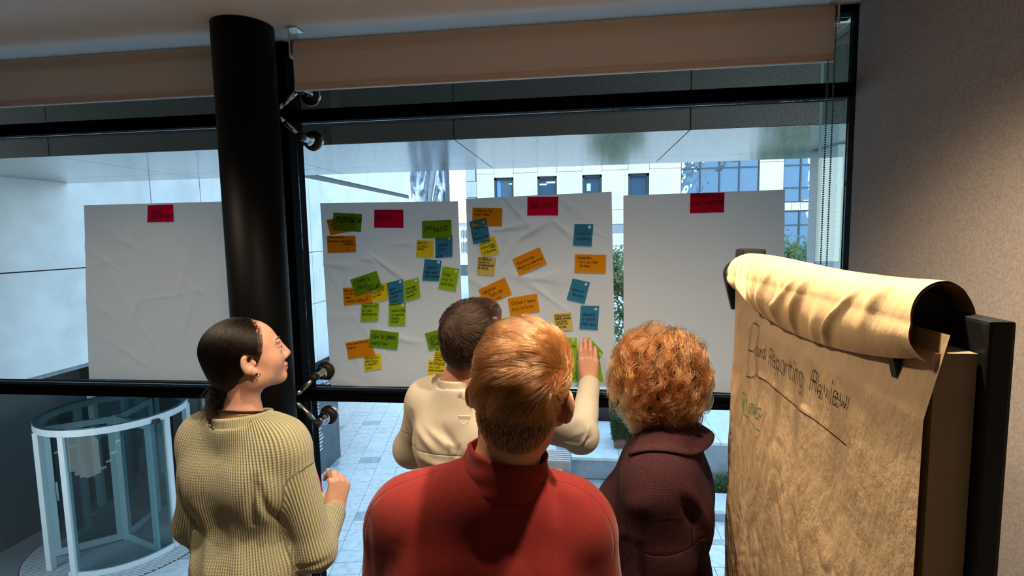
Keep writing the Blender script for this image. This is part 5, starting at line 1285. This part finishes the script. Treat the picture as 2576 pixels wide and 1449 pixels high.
fA = [(at(700, 1160, YA), at(690, 1270, YA), .012, -.016), (at(712, 1180, YA), at(735, 1300, YA), .010, -.012), (at(560, 1240, YA), at(610, 1449, YA), .022, .008), (at(640, 1280, YA), at(690, 1449, YA), .02, .007), (at(470, 1210, YA), at(540, 1390, YA), .014, .008), (at(770, 1400, YA), at(845, 1390, YA), .008, -.006), (at(790, 1430, YA), at(850, 1410, YA), .007, -.006), (at(500, 1180, YA), at(520, 1300, YA), .012, -.010)]
def seamA(V, q):
    s = None; bd = None
    for a, b in ((shR, elR), (shL, elL)):
        ab = (b-a)/np.linalg.norm(b-a); t = (V-a)@ab-.075; d = np.linalg.norm(V-a-(t+.075)[:, None]*ab, axis=1); t = np.where(d < .11, t, np.copysign(.2, t))
        s = t if s is None else np.where(d < bd, t, s); bd = d if bd is None else np.minimum(d, bd)
    return s
garment('sweater', S, .0052, M_sage, PA, armsA, Tinv_of(bA, R_A), (.003, 9, .0012, 30), 3, fA, seamfn=seamA)
def band(name, c, d, r0, r1, h, matl, par, k=.004, sq=1.0, R=None, res=.0035, cut=None):
    S = Solid(); c = np.array(c); d = np.array(d, float); d /= np.linalg.norm(d)
    S.cyl(c, d, r0, h, .004, 0); S.cyl(c-d*.01, d, r1, h+.02, .003, 1)
    V, F = S.mesh(res, pad=.01); V = relax(V, F, 2, .5); w_ = V-c; an = np.arctan2(w_[:, 1], w_[:, 0])*r0
    return mesh_obj(name, V, F, matl, par, True, attrs={'rib': an, 'row': w_@d})
M_sagec = cloth_mat('sage_fine_rib', (0.47, 0.44, 0.27), rib=.005, weave=900, depth=.0012, col2=(0.30, 0.28, 0.165))
band('neckband', neckA+v3(.004, .004, -.030), (-.10, .12, .98), .082, .064, .034, M_sagec, PA)
S = Solid(); S.cap(wrR-uR*.062, wrR-uR*.004, .041, .034, .01); S.cyl(wrR-uR*.006, uR, .08, .1); S.cyl(wrR-uR*.2, uR, .08, .14)
V, F = S.mesh(.004); e1 = v3(0, -1, 0)+uR*uR[1]; e1 /= np.linalg.norm(e1); e2 = np.cross(uR, e1); w_ = V-wrR
mesh_obj('cuff', V, F, M_sagec, PA, True, attrs={'rib': np.arctan2(w_@e2, w_@e1)*.035, 'row': w_@uR})
lower(PA, bA, azA, hpA-.02, M_trous2)
# lanyard, necklace, earring
def loop(c, d, rx, n, r, mt, name, par, a0, a1, drop, rz=1.0):
    d = np.array(d, float); d /= np.linalg.norm(d); e1 = np.cross(d, (0, 1, 0)); e1 /= np.linalg.norm(e1); e2 = np.cross(d, e1)
    pts = [np.array(c)+e1*math.cos(a)*rx+e2*math.sin(a)*rx*rz-d*drop(a) for a in np.linspace(a0, a1, n)]
    return MB().tube(pts, r, 8).build(name, mt, par, True)
loop(neckA+v3(0, 0, .012), (-.10, .16, .98), .0640, 40, .0038, BLACKM, 'lanyard', PA, 0, 6.283, lambda a: .020*(1-math.sin(a+math.pi)) if False else .012*math.cos(a+2.2))
loop(neckA+v3(0, 0, .000), (-.12, .25, .95), .0665, 40, .0006, pbr('gold', (0.8, 0.5, 0.2), .25, 1.0), 'necklace', PA, 0, 6.283, lambda a: .006*math.cos(a+2.2))
MB().lathe(WA(.0845, .002, -.044), RA[0], [(-.002, .003), (.002, .0035), (.004, .002)], 12).build('ear_stud', pbr('dark_stone', (0.03, 0.02, 0.015), .1, .6), PA, True)
MB().tube([WA(.0845+.001*math.sin(t), .006+.0055*math.cos(t), -.047+.0055*math.sin(t)) for t in np.linspace(0, 6.28, 20)], .0012, 6).build('earring', pbr('gold_ring', (0.7, 0.45, 0.2), .2, 1.0), PA, True)
# hair
HAIR_A = hair_mat('hair_dark_brown', (0.010, 0.006, 0.004), .26, ior=1.33); CAP_A = pbr('hair_mass_dark', (0.006, 0.0035, 0.0025), .5, 0, .3)
HS = .97
def inset(V, F, d, c=None, R=None):
    V = relax(V, F, 1)
    if c is not None: d = (.001+(d-.001)*np.clip((((V-c)@R.T)[:, 2]+.01)/.04, 0, 1))[:, None]
    return V-vnormals(V, F)*d
def hsolid(W, R, s, add, sub):
    S = Solid()
    for c, r, k in add: S.ell(W(*c), np.array(r)*s, R, k*s)
    for c, r, k in sub: S.ell(W(*c), np.array(r)*s, R, k*s, 1)
    return S
addA = [((0, -.022, .028), (.0825, .101, .089), .02), ((0, -.064, -.032), (.060, .048, .056), .03), ((-.004, -.092, -.086), (.032, .026, .028), .012), ((-.006, -.098, -.122), (.021, .018, .026), .012)]
subA = [((0, .158, -.034), (.13, .092, .125), .010), ((.088, .000, -.036), (.034, .030, .046), .008), ((-.088, .000, -.036), (.034, .030, .046), .008), ((0, .0, -.13), (.085, .070, .072), .01)]
SA = hsolid(WA, RA, HS, addA, subA); SAfree = hsolid(WA, RA, HS, addA, [])
V, F = SA.mesh(.0042); hA = mesh_obj('hair', inset(V, F, .0012), F, CAP_A, PA, True)
rng = np.random.default_rng(1)
bun = WA(-.004, -.094, -.088)
roots = scatter(V, F, 7000, rng, lambda c: (np.abs(SAfree(c)) < .004)*1.0+1e-6)
CA = grow(SAfree, roots, lambda P, t: (bun-P)/np.linalg.norm(bun-P, axis=1)[:, None], .03+.05*rng.random(7000), 8, lambda t, M: .0016, rng, .08)
tail = []
for i in range(420):
    p0 = bun+rng.normal(size=3)*[.014, .012, .014]; d = v3(-.30, -.10, -1)+rng.normal(size=3)*.22; d /= np.linalg.norm(d); L = .04+.035*rng.random(); cv = v3(-.012, 0, 0)+rng.normal(size=3)*.010
    tail.append([p0+d*L*t+cv*t*t+v3(0, 0, -.012)*t*t for t in np.linspace(0, 1, 9)])
fly = []
for i in range(90):
    a = rng.random()*3.4-.3; c0 = WA(.05*rng.normal(), -.085*math.sin(a)-.02, .028+.085*math.cos(a)); d = rng.normal(size=3)*.7+(c0-hcA)/.1*.5; d /= np.linalg.norm(d); b_ = (bun-c0)/np.linalg.norm(bun-c0); L = .020+.02*rng.random()
    fly.append([c0+(d*.35*math.sin(3*t)*.6+b_*t)*L for t in np.linspace(0, 1, 9)])
strands_obj('hair_strands', np.concatenate([CA, np.array(tail), np.array(fly)]), .00042, .00012, HAIR_A, hA)
# what she holds
pa, pb = at(835, 1216, YA+.205), at(821, 1170, YA+.20); d = (pb-pa)/np.linalg.norm(pb-pa)
pen = thing('marker_pen', 'slim beige pen held upright in the hand of the person in green', 'pen', pa-d*.05)
MB().lathe(pa-d*.06, d, [(0, .0035), (.004, .0062), (.06, .0068), (.105, .0066), (.112, .005), (.114, .002)], 16).build('barrel', pbr('beige_plastic', (0.42, 0.31, 0.20), .35), pen, True)
MB().lathe(pa-d*.075, d, [(0, .001), (.008, .003), (.016, .0045)], 12).build('tip', BLACKM, pen, True)
MB().box((-.0015, -.0012, 0), (.0015, .0012, .045), .0005).xf(lambda p: pa+d*(p[2]+.005)+np.array([p[0]+.0072, p[1]-.002, 0])).build('clip', pbr('clip_tan', (0.34, 0.24, 0.15), .4), pen)
nb = at(818, 1236, YA+.21)
pd = thing('sticky_pad', 'magenta pad of sticky notes held in the left hand of the person in green', 'note pad', nb)
M_mag = pbr('magenta_paper', (0.55, 0.01, 0.12), .7)
Qp = frame(58, 12, 8)
for i in range(5):
    MB().box((-.038, -.0012+i*.0026, -.038), (.038, .0012+i*.0026, .038)).xf(lambda p: nb+p@Qp+v3(-.030, .012, 0)).build('sheet_block', M_mag, pd)

# ---- man in the cream shirt reaching up to the notes
YB = 1.50; bB = (-.315, YB+.04); azB = 12; zsB = 1.452; wB = .208; hpB = .95
hcB = at(1192, 851, YB+.02); RB = frame(24, 3, 2)
TB = lambda x, y, z: v3(bB[0], bB[1], 0)+v3(x, y, z)@frame(azB)
sR, sL = TB(.168, .02, zsB-.080), TB(-.168, .01, zsB-.080)
eR, wR_ = at(1463, 1098, 1.84), at(1483, 962, 2.155)
eL, wL_ = at(1040, 1128, YB+.16), at(1150, 1120, YB+.36)
neckB = at(1158, 968, YB+.01)
PB, T_, R_B, WB, tipsB = figure('person in a cream shirt with short dark hair, pressing a green note to the window', bB, azB, zsB, hpB, wB, hcB, RB, 1.0, SKIN_B,
    [(sR, eR, wR_), (sL, eL, wL_)],
    [((wR_, (-.04, .16, .98), (.0, 1, -.16), 1, [(.10, .22, .15), (.06, .18, .12), (.08, .2, .12), (.14, .25, .15)]), dict(s=1.02, spread=-.022, thumb=(.15, .05, .30), k=.003), .0028),
     ((wL_, (.6, .6, .3), (.5, -.3, -.5), -1, .6), dict(s=.97), None)], neckB, (.051, .055), 22, .0042, .079, .4)
S = Solid(); torso(S, bB, azB, zsB, hpB, wB, .012, .68)
limb(S, (sR, eR, wR_), (.066, .056, .042), .04); limb(S, (sL, eL, wL_), (.066, .056, .042), .04)
S.ell(TB(0, 0, hpB-.02), (.192, .160, .15), R_B, .05)
uR = (wR_-eR)/np.linalg.norm(wR_-eR); uL = (wL_-eL)/np.linalg.norm(wL_-eL)
S.cyl(wR_-uR*.004, uR, .07, .25); S.cyl(wL_-uL*.01, uL, .07, .25); S.below(hpB-.12)
S.cap(neckB+(0, .004, -.075), neckB+(0, 0, -.004), .080, .066, .03); S.cyl(neckB+(0, 0, .000), (.0, .10, .98), .085, .2, .004); S.cyl(neckB+(0, 0, -.03), (.0, .10, .98), .059, .2, .004)
M_cream = cloth_mat('cream_twill', (0.54, 0.465, 0.37), weave=1500, depth=.0012, col2=(0.48, 0.41, 0.32), seam=.0018, sheen=.1)
def seamB(V, q):
    s = q[:, 2]-(zsB-.165+.02*np.abs(q[:, 0])); s = np.where(q[:, 1] < 0, s, np.copysign(.2, s))
    return s
    return s
fB = [(at(1000, 1060, YB), at(1060, 1190, YB), .008, .005), (at(1060, 1065, YB), at(1110, 1110, YB), .012, .006), (at(1130, 1060, YB), at(1180, 1130, YB), .012, -.006), (at(1090, 1060, YB), at(1170, 1115, YB), .010, .005), (at(1060, 1130, YB), at(1190, 1165, YB), .012, .005), (at(1030, 1040, YB), at(1050, 1160, YB), .012, -.008),
      (at(1420, 1120, 1.8), at(1490, 1080, 1.85), .008, -.008), (at(1440, 1125, 1.8), at(1490, 1050, 1.85), .007, .007), (at(1400, 1060, 1.75), at(1470, 1110, 1.82), .008, .006), (at(1450, 1010, 2.), at(1500, 1030, 2.), .008, .005), (at(1455, 985, 2.05), at(1500, 995, 2.05), .006, -.004)]
garment('shirt', S, .0062, M_cream, PB, [], Tinv_of(bB, R_B), (.003, 10, .0016, 34), 9, fB, seamfn=seamB)
band('collar', neckB+v3(0, 0, -.022), (.0, .10, .98), .0665, .0605, .042, M_cream, PB)
lp = MB(); L0 = at(1168, 1049, YB-.118)
lp.box((-.017, -.002, -.006), (.017, .002, .004), .001).tube([(-.012, -.001, -.005), (-.010, -.003, -.014), (0, -.004, -.019), (.010, -.003, -.014), (.012, -.001, -.005)], .0016, 6)
lp.xf(lambda p: L0+p).build('locker_loop', M_cream, PB)
MB().lathe(neckB+v3(.02, -.077, .000), (0, -1, 0), [(0, .0055), (.002, .0055), (.0026, .004)], 14).build('collar_button', pbr('shirt_button', (0.6, 0.5, 0.38), .3), PB)
lower(PB, bB, azB, hpB-.02, M_trous)
CAP_B = pbr('hair_mass_brown', (0.018, 0.010, 0.006), .6, 0, .25); HAIR_B = hair_mat('hair_brown', (0.030, 0.013, 0.007), .30, ior=1.3)
addB = [((0, -.018, .030), (.0790, .0965, .0855), .02), ((0, -.060, -.025), (.062, .042, .055), .03), ((0, .045, .075), (.055, .040, .030), .03)]
ears = lambda z=-.012: [((.090, -.004, z), (.030, .027, .042), .008), ((-.090, -.004, z), (.030, .027, .042), .008)]
subB = [((0, .155, -.030), (.14, .092, .125), .012), ((0, -.02, -.150), (.16, .16, .085), .01)]+ears()
SB = hsolid(WB, RB, 1.0, addB, subB); SBf = hsolid(WB, RB, 1.0, addB, [])
V, F = SB.mesh(.0045); hB = mesh_obj('hair', inset(V, F, .004, hcB, RB), F, CAP_B, PB, True)
wh = WB(.004, -.080, .078)
def whorl(w0, S, k=.55):
    def f(P, t):
        r = P-w0; g = grad(S, P); d = r-g*(r*g).sum(1)[:, None]; d /= np.linalg.norm(d, axis=1)[:, None]+1e-6; return d+k*np.cross(g, d)
    return f
roots = scatter(V, F, 7500, rng, lambda c: (np.abs(SBf(c)) < .004)*1.0+1e-6)
z_ = ((roots-hcB)@RB.T)[:, 2]; Lg = .009+.018*np.clip((z_+.0)/.08, 0, 1)
lid, cen = clumps(roots, 300, rng); cj = rng.normal(size=(300, 3))*.22; cl = rng.random(300); tp = np.clip(z_/.06, 0, 1)
strands_obj('hair_strands', grow(SBf, roots, whorl(wh, SBf), Lg*(0.7+.6*rng.random(len(roots))), 6, lambda t, M: .0005+(.0015+.006*cl[lid]*tp)*t, rng, .15, J0=cj[lid]), .0004, .00015, HAIR_B, hB)

# ---- man in the maroon sweater, nearest, seen from behind
YC = .93; bC = (-.172, YC+.01); azC = -3; zsC = 1.432; wC = .205; hpC = .98
hcC = at(1312, 984, YC); RC = frame(2, 2, 8)
TC = lambda x, y, z: v3(bC[0], bC[1], 0)+v3(x, y, z)@frame(azC)
cR, cL = TC(.166, .005, zsC-.085), TC(-.166, .005, zsC-.085)
ceR, cwR = TC(.205, -.01, zsC-.37), TC(.19, .14, zsC-.56); ceL, cwL = TC(-.205, -.01, zsC-.37), TC(-.19, .14, zsC-.56)
neckC = at(1270, 1150, YC)
PC, T_, R_C, WC, _t = figure('person in a maroon high necked sweater with short ginger hair, nearest and seen from behind', bC, azC, zsC, hpC, wC, hcC, RC, .975, SKIN_C,
    [(cR, ceR, cwR), (cL, ceL, cwL)], [((cwR, (-.1, .5, -.8), (-.9, .1, .1), 1, .5), {}, None), ((cwL, (.1, .5, -.8), (.9, .1, .1), -1, .5), {}, None)], neckC+v3(0, 0, -.02), (.056, .055), 36, .0035, .085, .3)
S = Solid(); torso(S, bC, azC, zsC, hpC, wC, .014, .68)
limb(S, (cR, ceR, cwR), (.068, .058, .042), .04); limb(S, (cL, ceL, cwL), (.068, .058, .042), .04)
S.ell(TC(0, 0, hpC-.02), (.190, .158, .15), R_C, .05)
for a, b in ((ceR, cwR), (ceL, cwL)): u_ = (b-a)/np.linalg.norm(b-a); S.cyl(b-u_*.01, u_, .08, .25)
S.below(hpC-.12); S.cyl(neckC+(0, 0, -.02), (.10, .0, .98), .064, .2, .004)
M_maroon = cloth_mat('maroon_fine_knit', (0.205, 0.020, 0.017), weave=900, depth=.0008, col2=(0.145, 0.012, 0.010), seam=.0016, sheen=.12)
def seamC(V, q):
    s = q[:, 1]+.030+.10*(np.abs(q[:, 0])-.1); return np.where((np.abs(q[:, 0]) > .075) & (q[:, 2] > zsC-.10), s, np.copysign(.2, s))
fC = [(at(1390, 1215, YC-.1), at(1400, 1330, YC-.1), .012, -.006), (at(1400, 1190, YC), at(1460, 1230, YC), .012, .006), (at(1430, 1185, YC), at(1500, 1230, YC), .01, .005), (at(1060, 1210, YC), at(1040, 1300, YC), .02, .004), (at(950, 1260, YC), at(960, 1400, YC), .012, -.004), (at(1500, 1300, YC), at(1390, 1380, YC), .03, .004)]
garment('sweater', S, .0058, M_maroon, PC, [(cR, ceR, .06, .0), (cL, ceL, .06, .0)], Tinv_of(bC, R_C), (.0025, 8, .0010, 28), 17, fC, seamfn=seamC)
S = Solid(); dC = v3(.16, .05, .98); dC /= np.linalg.norm(dC)
c0 = neckC+v3(-.004, -.002, -.050)
S.cap(c0, c0+dC*.075, .080, .073, .01, 0); S.cyl(c0+dC*.066, dC, .12, .12); S.cyl(c0-dC*.2, dC, .16, .200); S.cyl(c0-dC*.02, dC, .066, .2, .004)
V, F = S.mesh(.0036); V = relax(V, F, 2); w_ = V-c0
tt_ = w_@dC; an = np.arctan2(w_[:, 1], w_[:, 0]); nrm = vnormals(V, F)
V = V+nrm*(.0022*np.sin(tt_*190+2*np.sin(an*2))*np.clip(np.abs(np.cos(an)), 0, 1))[:, None]
mesh_obj('collar', V, F, M_maroon, PC, True, attrs={'rib': an*.075, 'row': tt_, 'seam': np.full(len(V), .2)})
lower(PC, bC, azC, hpC-.02, M_trous)
CAP_C = pbr('hair_mass_ginger', (0.060, 0.028, 0.012), .6, 0, .25); HAIR_C = hair_mat('hair_ginger', (0.20, 0.072, 0.021), .26)
addC = [((0, -.018, .030), (.0780, .0975, .0870), .02), ((0, -.062, -.030), (.064, .042, .060), .03), ((-.004, .010, .074), (.066, .080, .044), .03)]
subC = [((0, .155, -.030), (.14, .092, .125), .012), ((0, -.02, -.170), (.16, .16, .085), .01)]+ears()
SCs = hsolid(WC, RC, .975, addC, subC); SCf = hsolid(WC, RC, .975, addC, [])
V, F = SCs.mesh(.0042); hC = mesh_obj('hair', inset(V, F, .005, hcC, RC), F, CAP_C, PC, True)
n_ = 15000; roots = scatter(V, F, n_, rng, lambda c: (np.abs(SCf(c)) < .004)*1.0+1e-6)
q_ = (roots-hcC)@RC.T; top = np.clip((q_[:, 2]+.005)/.05, 0, 1)
Lg = .009+.060*top*(.7+.5*rng.random(n_))
whC = WC(.060, -.070, .040)
def flowC(P, t):
    d = whorl(whC, SCf, .75)(P, t); q = (P-hcC)@RC.T; lo = np.clip((-.005-q[:, 2])/.04, 0, 1)[:, None]
    return d*(1-lo)+(-RC[2])*lo*1.2
lid, cen = clumps(roots, 330, rng); cj = rng.normal(size=(330, 3))*.30; cl = rng.random(330); cs = .75+.5*rng.random(330)
Lg = Lg*(top*cs[lid]+(1-top))
CC = grow(SCf, roots, flowC, Lg, 10, lambda t, M: .0006+(.002+.012*cl[lid])*math.sin(t*2.2)*top+.002*top*rng.random(M)*t, rng, .10, curl=(.002, .7), J0=cj[lid]*top[:, None])
# strands of a clump draw together towards their tips
for j in range(330):
    m_ = lid == j
    if m_.sum() > 2: mid = CC[m_].mean(0)[None]; kk = (np.linspace(0, 1, 11)**1.5*.5)[None, :, None]*top[m_][:, None, None]; CC[m_] = CC[m_]*(1-kk)+mid*kk
fl = []
for i in range(220):
    p0 = roots[rng.integers(0, n_)]; 
    if (p0-hcC)@RC[2] < .03: continue
    g0 = grad(SCf, p0[None])[0]; d = g0*.8+rng.normal(size=3)*.6; d /= np.linalg.norm(d); e0 = flowC(p0[None], 0)[0]; L = .012+.022*rng.random()
    fl.append([p0+(d*t*(1-.4*t)+e0*t*t*.7)*L for t in np.linspace(0, 1, 11)])
strands_obj('hair_strands', np.concatenate([CC, np.array(fl)]), .00042, .00012, HAIR_C, hC)

# ---- woman with curly ginger hair in a dark burgundy cardigan
YD = 1.36; bD = (.195, YD); azD = -78; zsD = 1.375; wD = .185; hpD = .92
hcD = at(1648, 935, YD+.01); RD = frame(-48, 0, 0)
TD = lambda x, y, z: v3(bD[0], bD[1], 0)+v3(x, y, z)@frame(azD)
dL, dR = TD(-.150, .0, zsD-.085), TD(.150, .0, zsD-.085)
deL, dwL = at(1674, 1400, YD-.155), TD(-.16, .12, zsD-.54); deR, dwR = TD(.19, -.02, zsD-.36), TD(.15, .16, zsD-.44)
neckD = at(1655, 1085, YD)
PD, T_, R_D, WD, _t = figure('person with curly ginger hair in a dark burgundy knitted cardigan, turned to the left', bD, azD, zsD, hpD, wD, hcD, RD, .96, SKIN_A,
    [(dL, deL, dwL), (dR, deR, dwR)], [((dwL, (-.3, .0, -.95), (.1, .9, 0), -1, .4), {'s': .92}, None), ((dwR, (-.6, -.4, .1), (.2, -.3, .6), 1, .5), {'s': .92}, None)], neckD+v3(0, 0, -.02), (.046, .054), 22, .0048, .079, .6)
S = Solid(); torso(S, bD, azD, zsD, hpD, wD, .018, .72)
limb(S, (dL, deL, dwL), (.068, .060, .046), .035); limb(S, (dR, deR, dwR), (.066, .058, .046), .035)
S.ell(TD(0, .085, zsD-.22), (.14, .085, .10), R_D, .06); S.ell(TD(0, -.01, hpD+.03), (.165, .118, .16), R_D, .06)
for a, b in ((deL, dwL), (deR, dwR)): u_ = (b-a)/np.linalg.norm(b-a); S.cyl(b-u_*.01, u_, .085, .25)
S.below(hpD-.16); S.cyl(neckD+(0, 0, -.01), (-.2, .0, .98), .060, .2, .004)
M_burg = cloth_mat('burgundy_knit', (0.052, 0.014, 0.017), rib=.0042, row=.0058, weave=420, depth=.0010, col2=(0.013, 0.0045, 0.006), sheen=.0, ribmix=.22, seam=.0025)
def seamD(V, q):
    ab = (deL-dL)/np.linalg.norm(deL-dL); t = (V-dL)@ab; d = np.linalg.norm(V-dL-t[:, None]*ab, axis=1); return np.where(d < .10, t-.095, np.copysign(.2, t-.095))
fD = [(at(1700, 1210, YD-.1), at(1740, 1290, YD-.1), .012, -.014), (at(1715, 1190, YD-.1), at(1765, 1290, YD-.1), .012, .008), (at(1560, 1330, YD-.1), at(1600, 1300, YD-.1), .012, .010), (at(1600, 1350, YD-.1), at(1610, 1449, YD-.1), .010, -.014), (at(1745, 1300, YD-.1), at(1750, 1449, YD-.1), .012, -.012), (at(1560, 1240, YD-.1), at(1620, 1200, YD-.1), .02, .006)]
garment('cardigan', S, .0062, M_burg, PD, [(dL+(deL-dL)*.3, deL, .06, .014), (deL, dwL, .05, .02)], Tinv_of(bD, R_D), (.004, 9, .0016, 30), 23, fD, seamfn=seamD)
S_card = S
# folded collar: a leaf turned down round the neck
cb = MB(); nD = neckD+v3(0, 0, .020)
def leafc(u, v):
    a = -1.95+u*4.1; r = .066+.004*math.sin(3*a); dirv = v3(math.cos(a), math.sin(a), 0)@np.array([[0, -1, 0], [1, 0, 0], [0, 0, 1]])@R_D*1.0
    wdt = .060+.016*abs(a)/2.2
    if v < .25: return nD+dirv*(r+.003)+v3(0, 0, -.022+.03*v/.25*1.0)
    t = (v-.25)/.75; return nD+dirv*(r+.008+wdt*t*.98)+v3(0, 0, .008+.010*math.sin(t*1.6)-wdt*t*.72)
cb.grid(leafc, 60, 14)
cv = np.array(cb.v)
for _ in range(4):
    s_ = S_card(cv); cv = cv+grad(S_card, cv)*np.maximum(0, .0065-s_)[:, None]
cb.v = [tuple(p) for p in cv]
co_ = cb.build('collar', M_burg, PD, True)
for nm, fn in (('rib', lambda p: math.atan2(p[1], p[0])*.09), ('row', lambda p: p[2]), ('seam', lambda p: .2)):
    a_ = co_.data.attributes.new(nm, 'FLOAT', 'POINT'); a_.data.foreach_set('value', np.array([fn(np.array(p)-nD) for p in cb.v], np.float32))
md = co_.modifiers.new('thick', 'SOLIDIFY'); md.thickness = .004; md.offset = 0
lower(PD, bD, azD, hpD-.06, M_trous2)
CAP_D = pbr('hair_mass_auburn', (0.045, 0.016, 0.006), .7, 0, .2); HAIR_D = hair_mat('hair_auburn', (0.21, 0.068, 0.018), .26)
addD = [((0, -.018, .030), (.080, .096, .084), .03), ((0, -.025, -.038), (.080, .086, .062), .04)]
subD = [((0, .150, -.035), (.078, .095, .14), .015), ((0, .0, -.16), (.075, .075, .08), .02)]
SD = hsolid(WD, RD, 1.0, addD, subD)
V, F = SD.mesh(.005); nrm = vnormals(V, F); V = V+nrm*(.005*wob(V, 4, 60)+.003*wob(V, 8, 130))[:, None]
hD = mesh_obj('hair', V, F, CAP_D, PD, True)
rl = np.random.default_rng(12); NL, NS, NP = 520, 26, 16
rt = scatter(V, F, NL, rl, lambda c: np.clip(((c-hcD)@RD.T)[:, 2]*6+.75, .25, 1))
cr_ = WD(.012, -.045, .12); tt = np.linspace(0, 1, NP); locks = []
for i in range(NL):
    p = rt[i]; o = p-(hcD+v3(0, 0, -.01)); o /= np.linalg.norm(o); r = p-cr_; r[2] *= .3; r /= np.linalg.norm(r)+1e-6
    L = .060+.060*rl.random(); d = o*.18+r*.80+rl.normal(size=3)*.30; d /= np.linalg.norm(d)
    e1 = np.cross(d, rl.normal(size=3)); e1 /= np.linalg.norm(e1); e2 = np.cross(d, e1)
    f = 1.3+1.5*rl.random(); ph = rl.random()*6.28; am = .005+.009*rl.random()
    path = []; q = p.copy(); dd = d.copy()
    for k in range(NP):
        t = tt[k]; path.append(q+(e1*math.cos(ph+f*6.28*t)+e2*math.sin(ph+f*6.28*t))*am*min(1, t*2.2))
        g_ = v3(0, 0, -1)*(.16) + (-(q-(hcD+v3(0, 0, -.02)))/.12)*(.26 if np.linalg.norm(q-hcD) > .128 else .10 if np.linalg.norm(q-hcD) > .112 else -.02)
        dd = dd+g_; dd /= np.linalg.norm(dd); q = q+dd*L/(NP-1)
    path = np.array(path); pl_ = (path-hcD)@RD.T
    if ((pl_[:, 1] > .052) & (np.abs(pl_[:, 0]) < .062) & (pl_[:, 2] < .050) & (pl_[:, 2] > -.14)).any(): continue
    w0 = .0045+.003*rl.random()
    for s_ in range(NS):
        of = rl.normal(size=3)*w0; sp = rl.normal(size=3)*.007; L2 = .8+.25*rl.random()
        ti = tt*L2; C_ = np.stack([np.interp(np.minimum(ti, 1), tt, path[:, j]) for j in range(3)], 1)
        locks.append(C_+of*(1-.5*tt[:, None])+sp*(tt**2)[:, None])
strands_obj('hair_strands', np.array(locks), .00050, .00014, HAIR_D, hD)
# ------------------------------------------------------------------ recessed ceiling lamps
M_can = pbr('lamp_can', (0.6, 0.6, 0.6), 0.4)
DL_LABEL = ['round recessed ceiling downlight nearest the viewer, above the flipchart side', 'left one of the twin ceiling downlights in front of the curly haired person',
            'right one of the twin ceiling downlights in front of the curly haired person', 'round recessed ceiling downlight above the person in green and the column', 'round recessed ceiling downlight left of the column by the left bay']
for i, (x, y, e) in enumerate(DOWNLIGHTS):
    t = thing('ceiling_downlight', DL_LABEL[i], 'ceiling light', (x, y, CEIL-0.012), 'ceiling downlights')
    MB().lathe((x, y, CEIL-0.012), (0, 0, 1), [(0, 0.036), (0, 0.048), (0.0115, 0.048)], 24, False).build('ring', M_can, t, True)
    MB().lathe((x, y, CEIL-0.004), (0, 0, 1), [(0, 0.034), (0.003, 0.034)], 20).build('diffuser', emis('lamp_glow', (1.0, 0.72, 0.42), 6.0) if i == 0 else bpy.data.materials['lamp_glow'], t)
    l = lamp('downlight_bulb', 'SPOT', (x, y, CEIL-0.02), e, WARM, spot_size=2.2, spot_blend=0.7, shadow_soft_size=0.03)
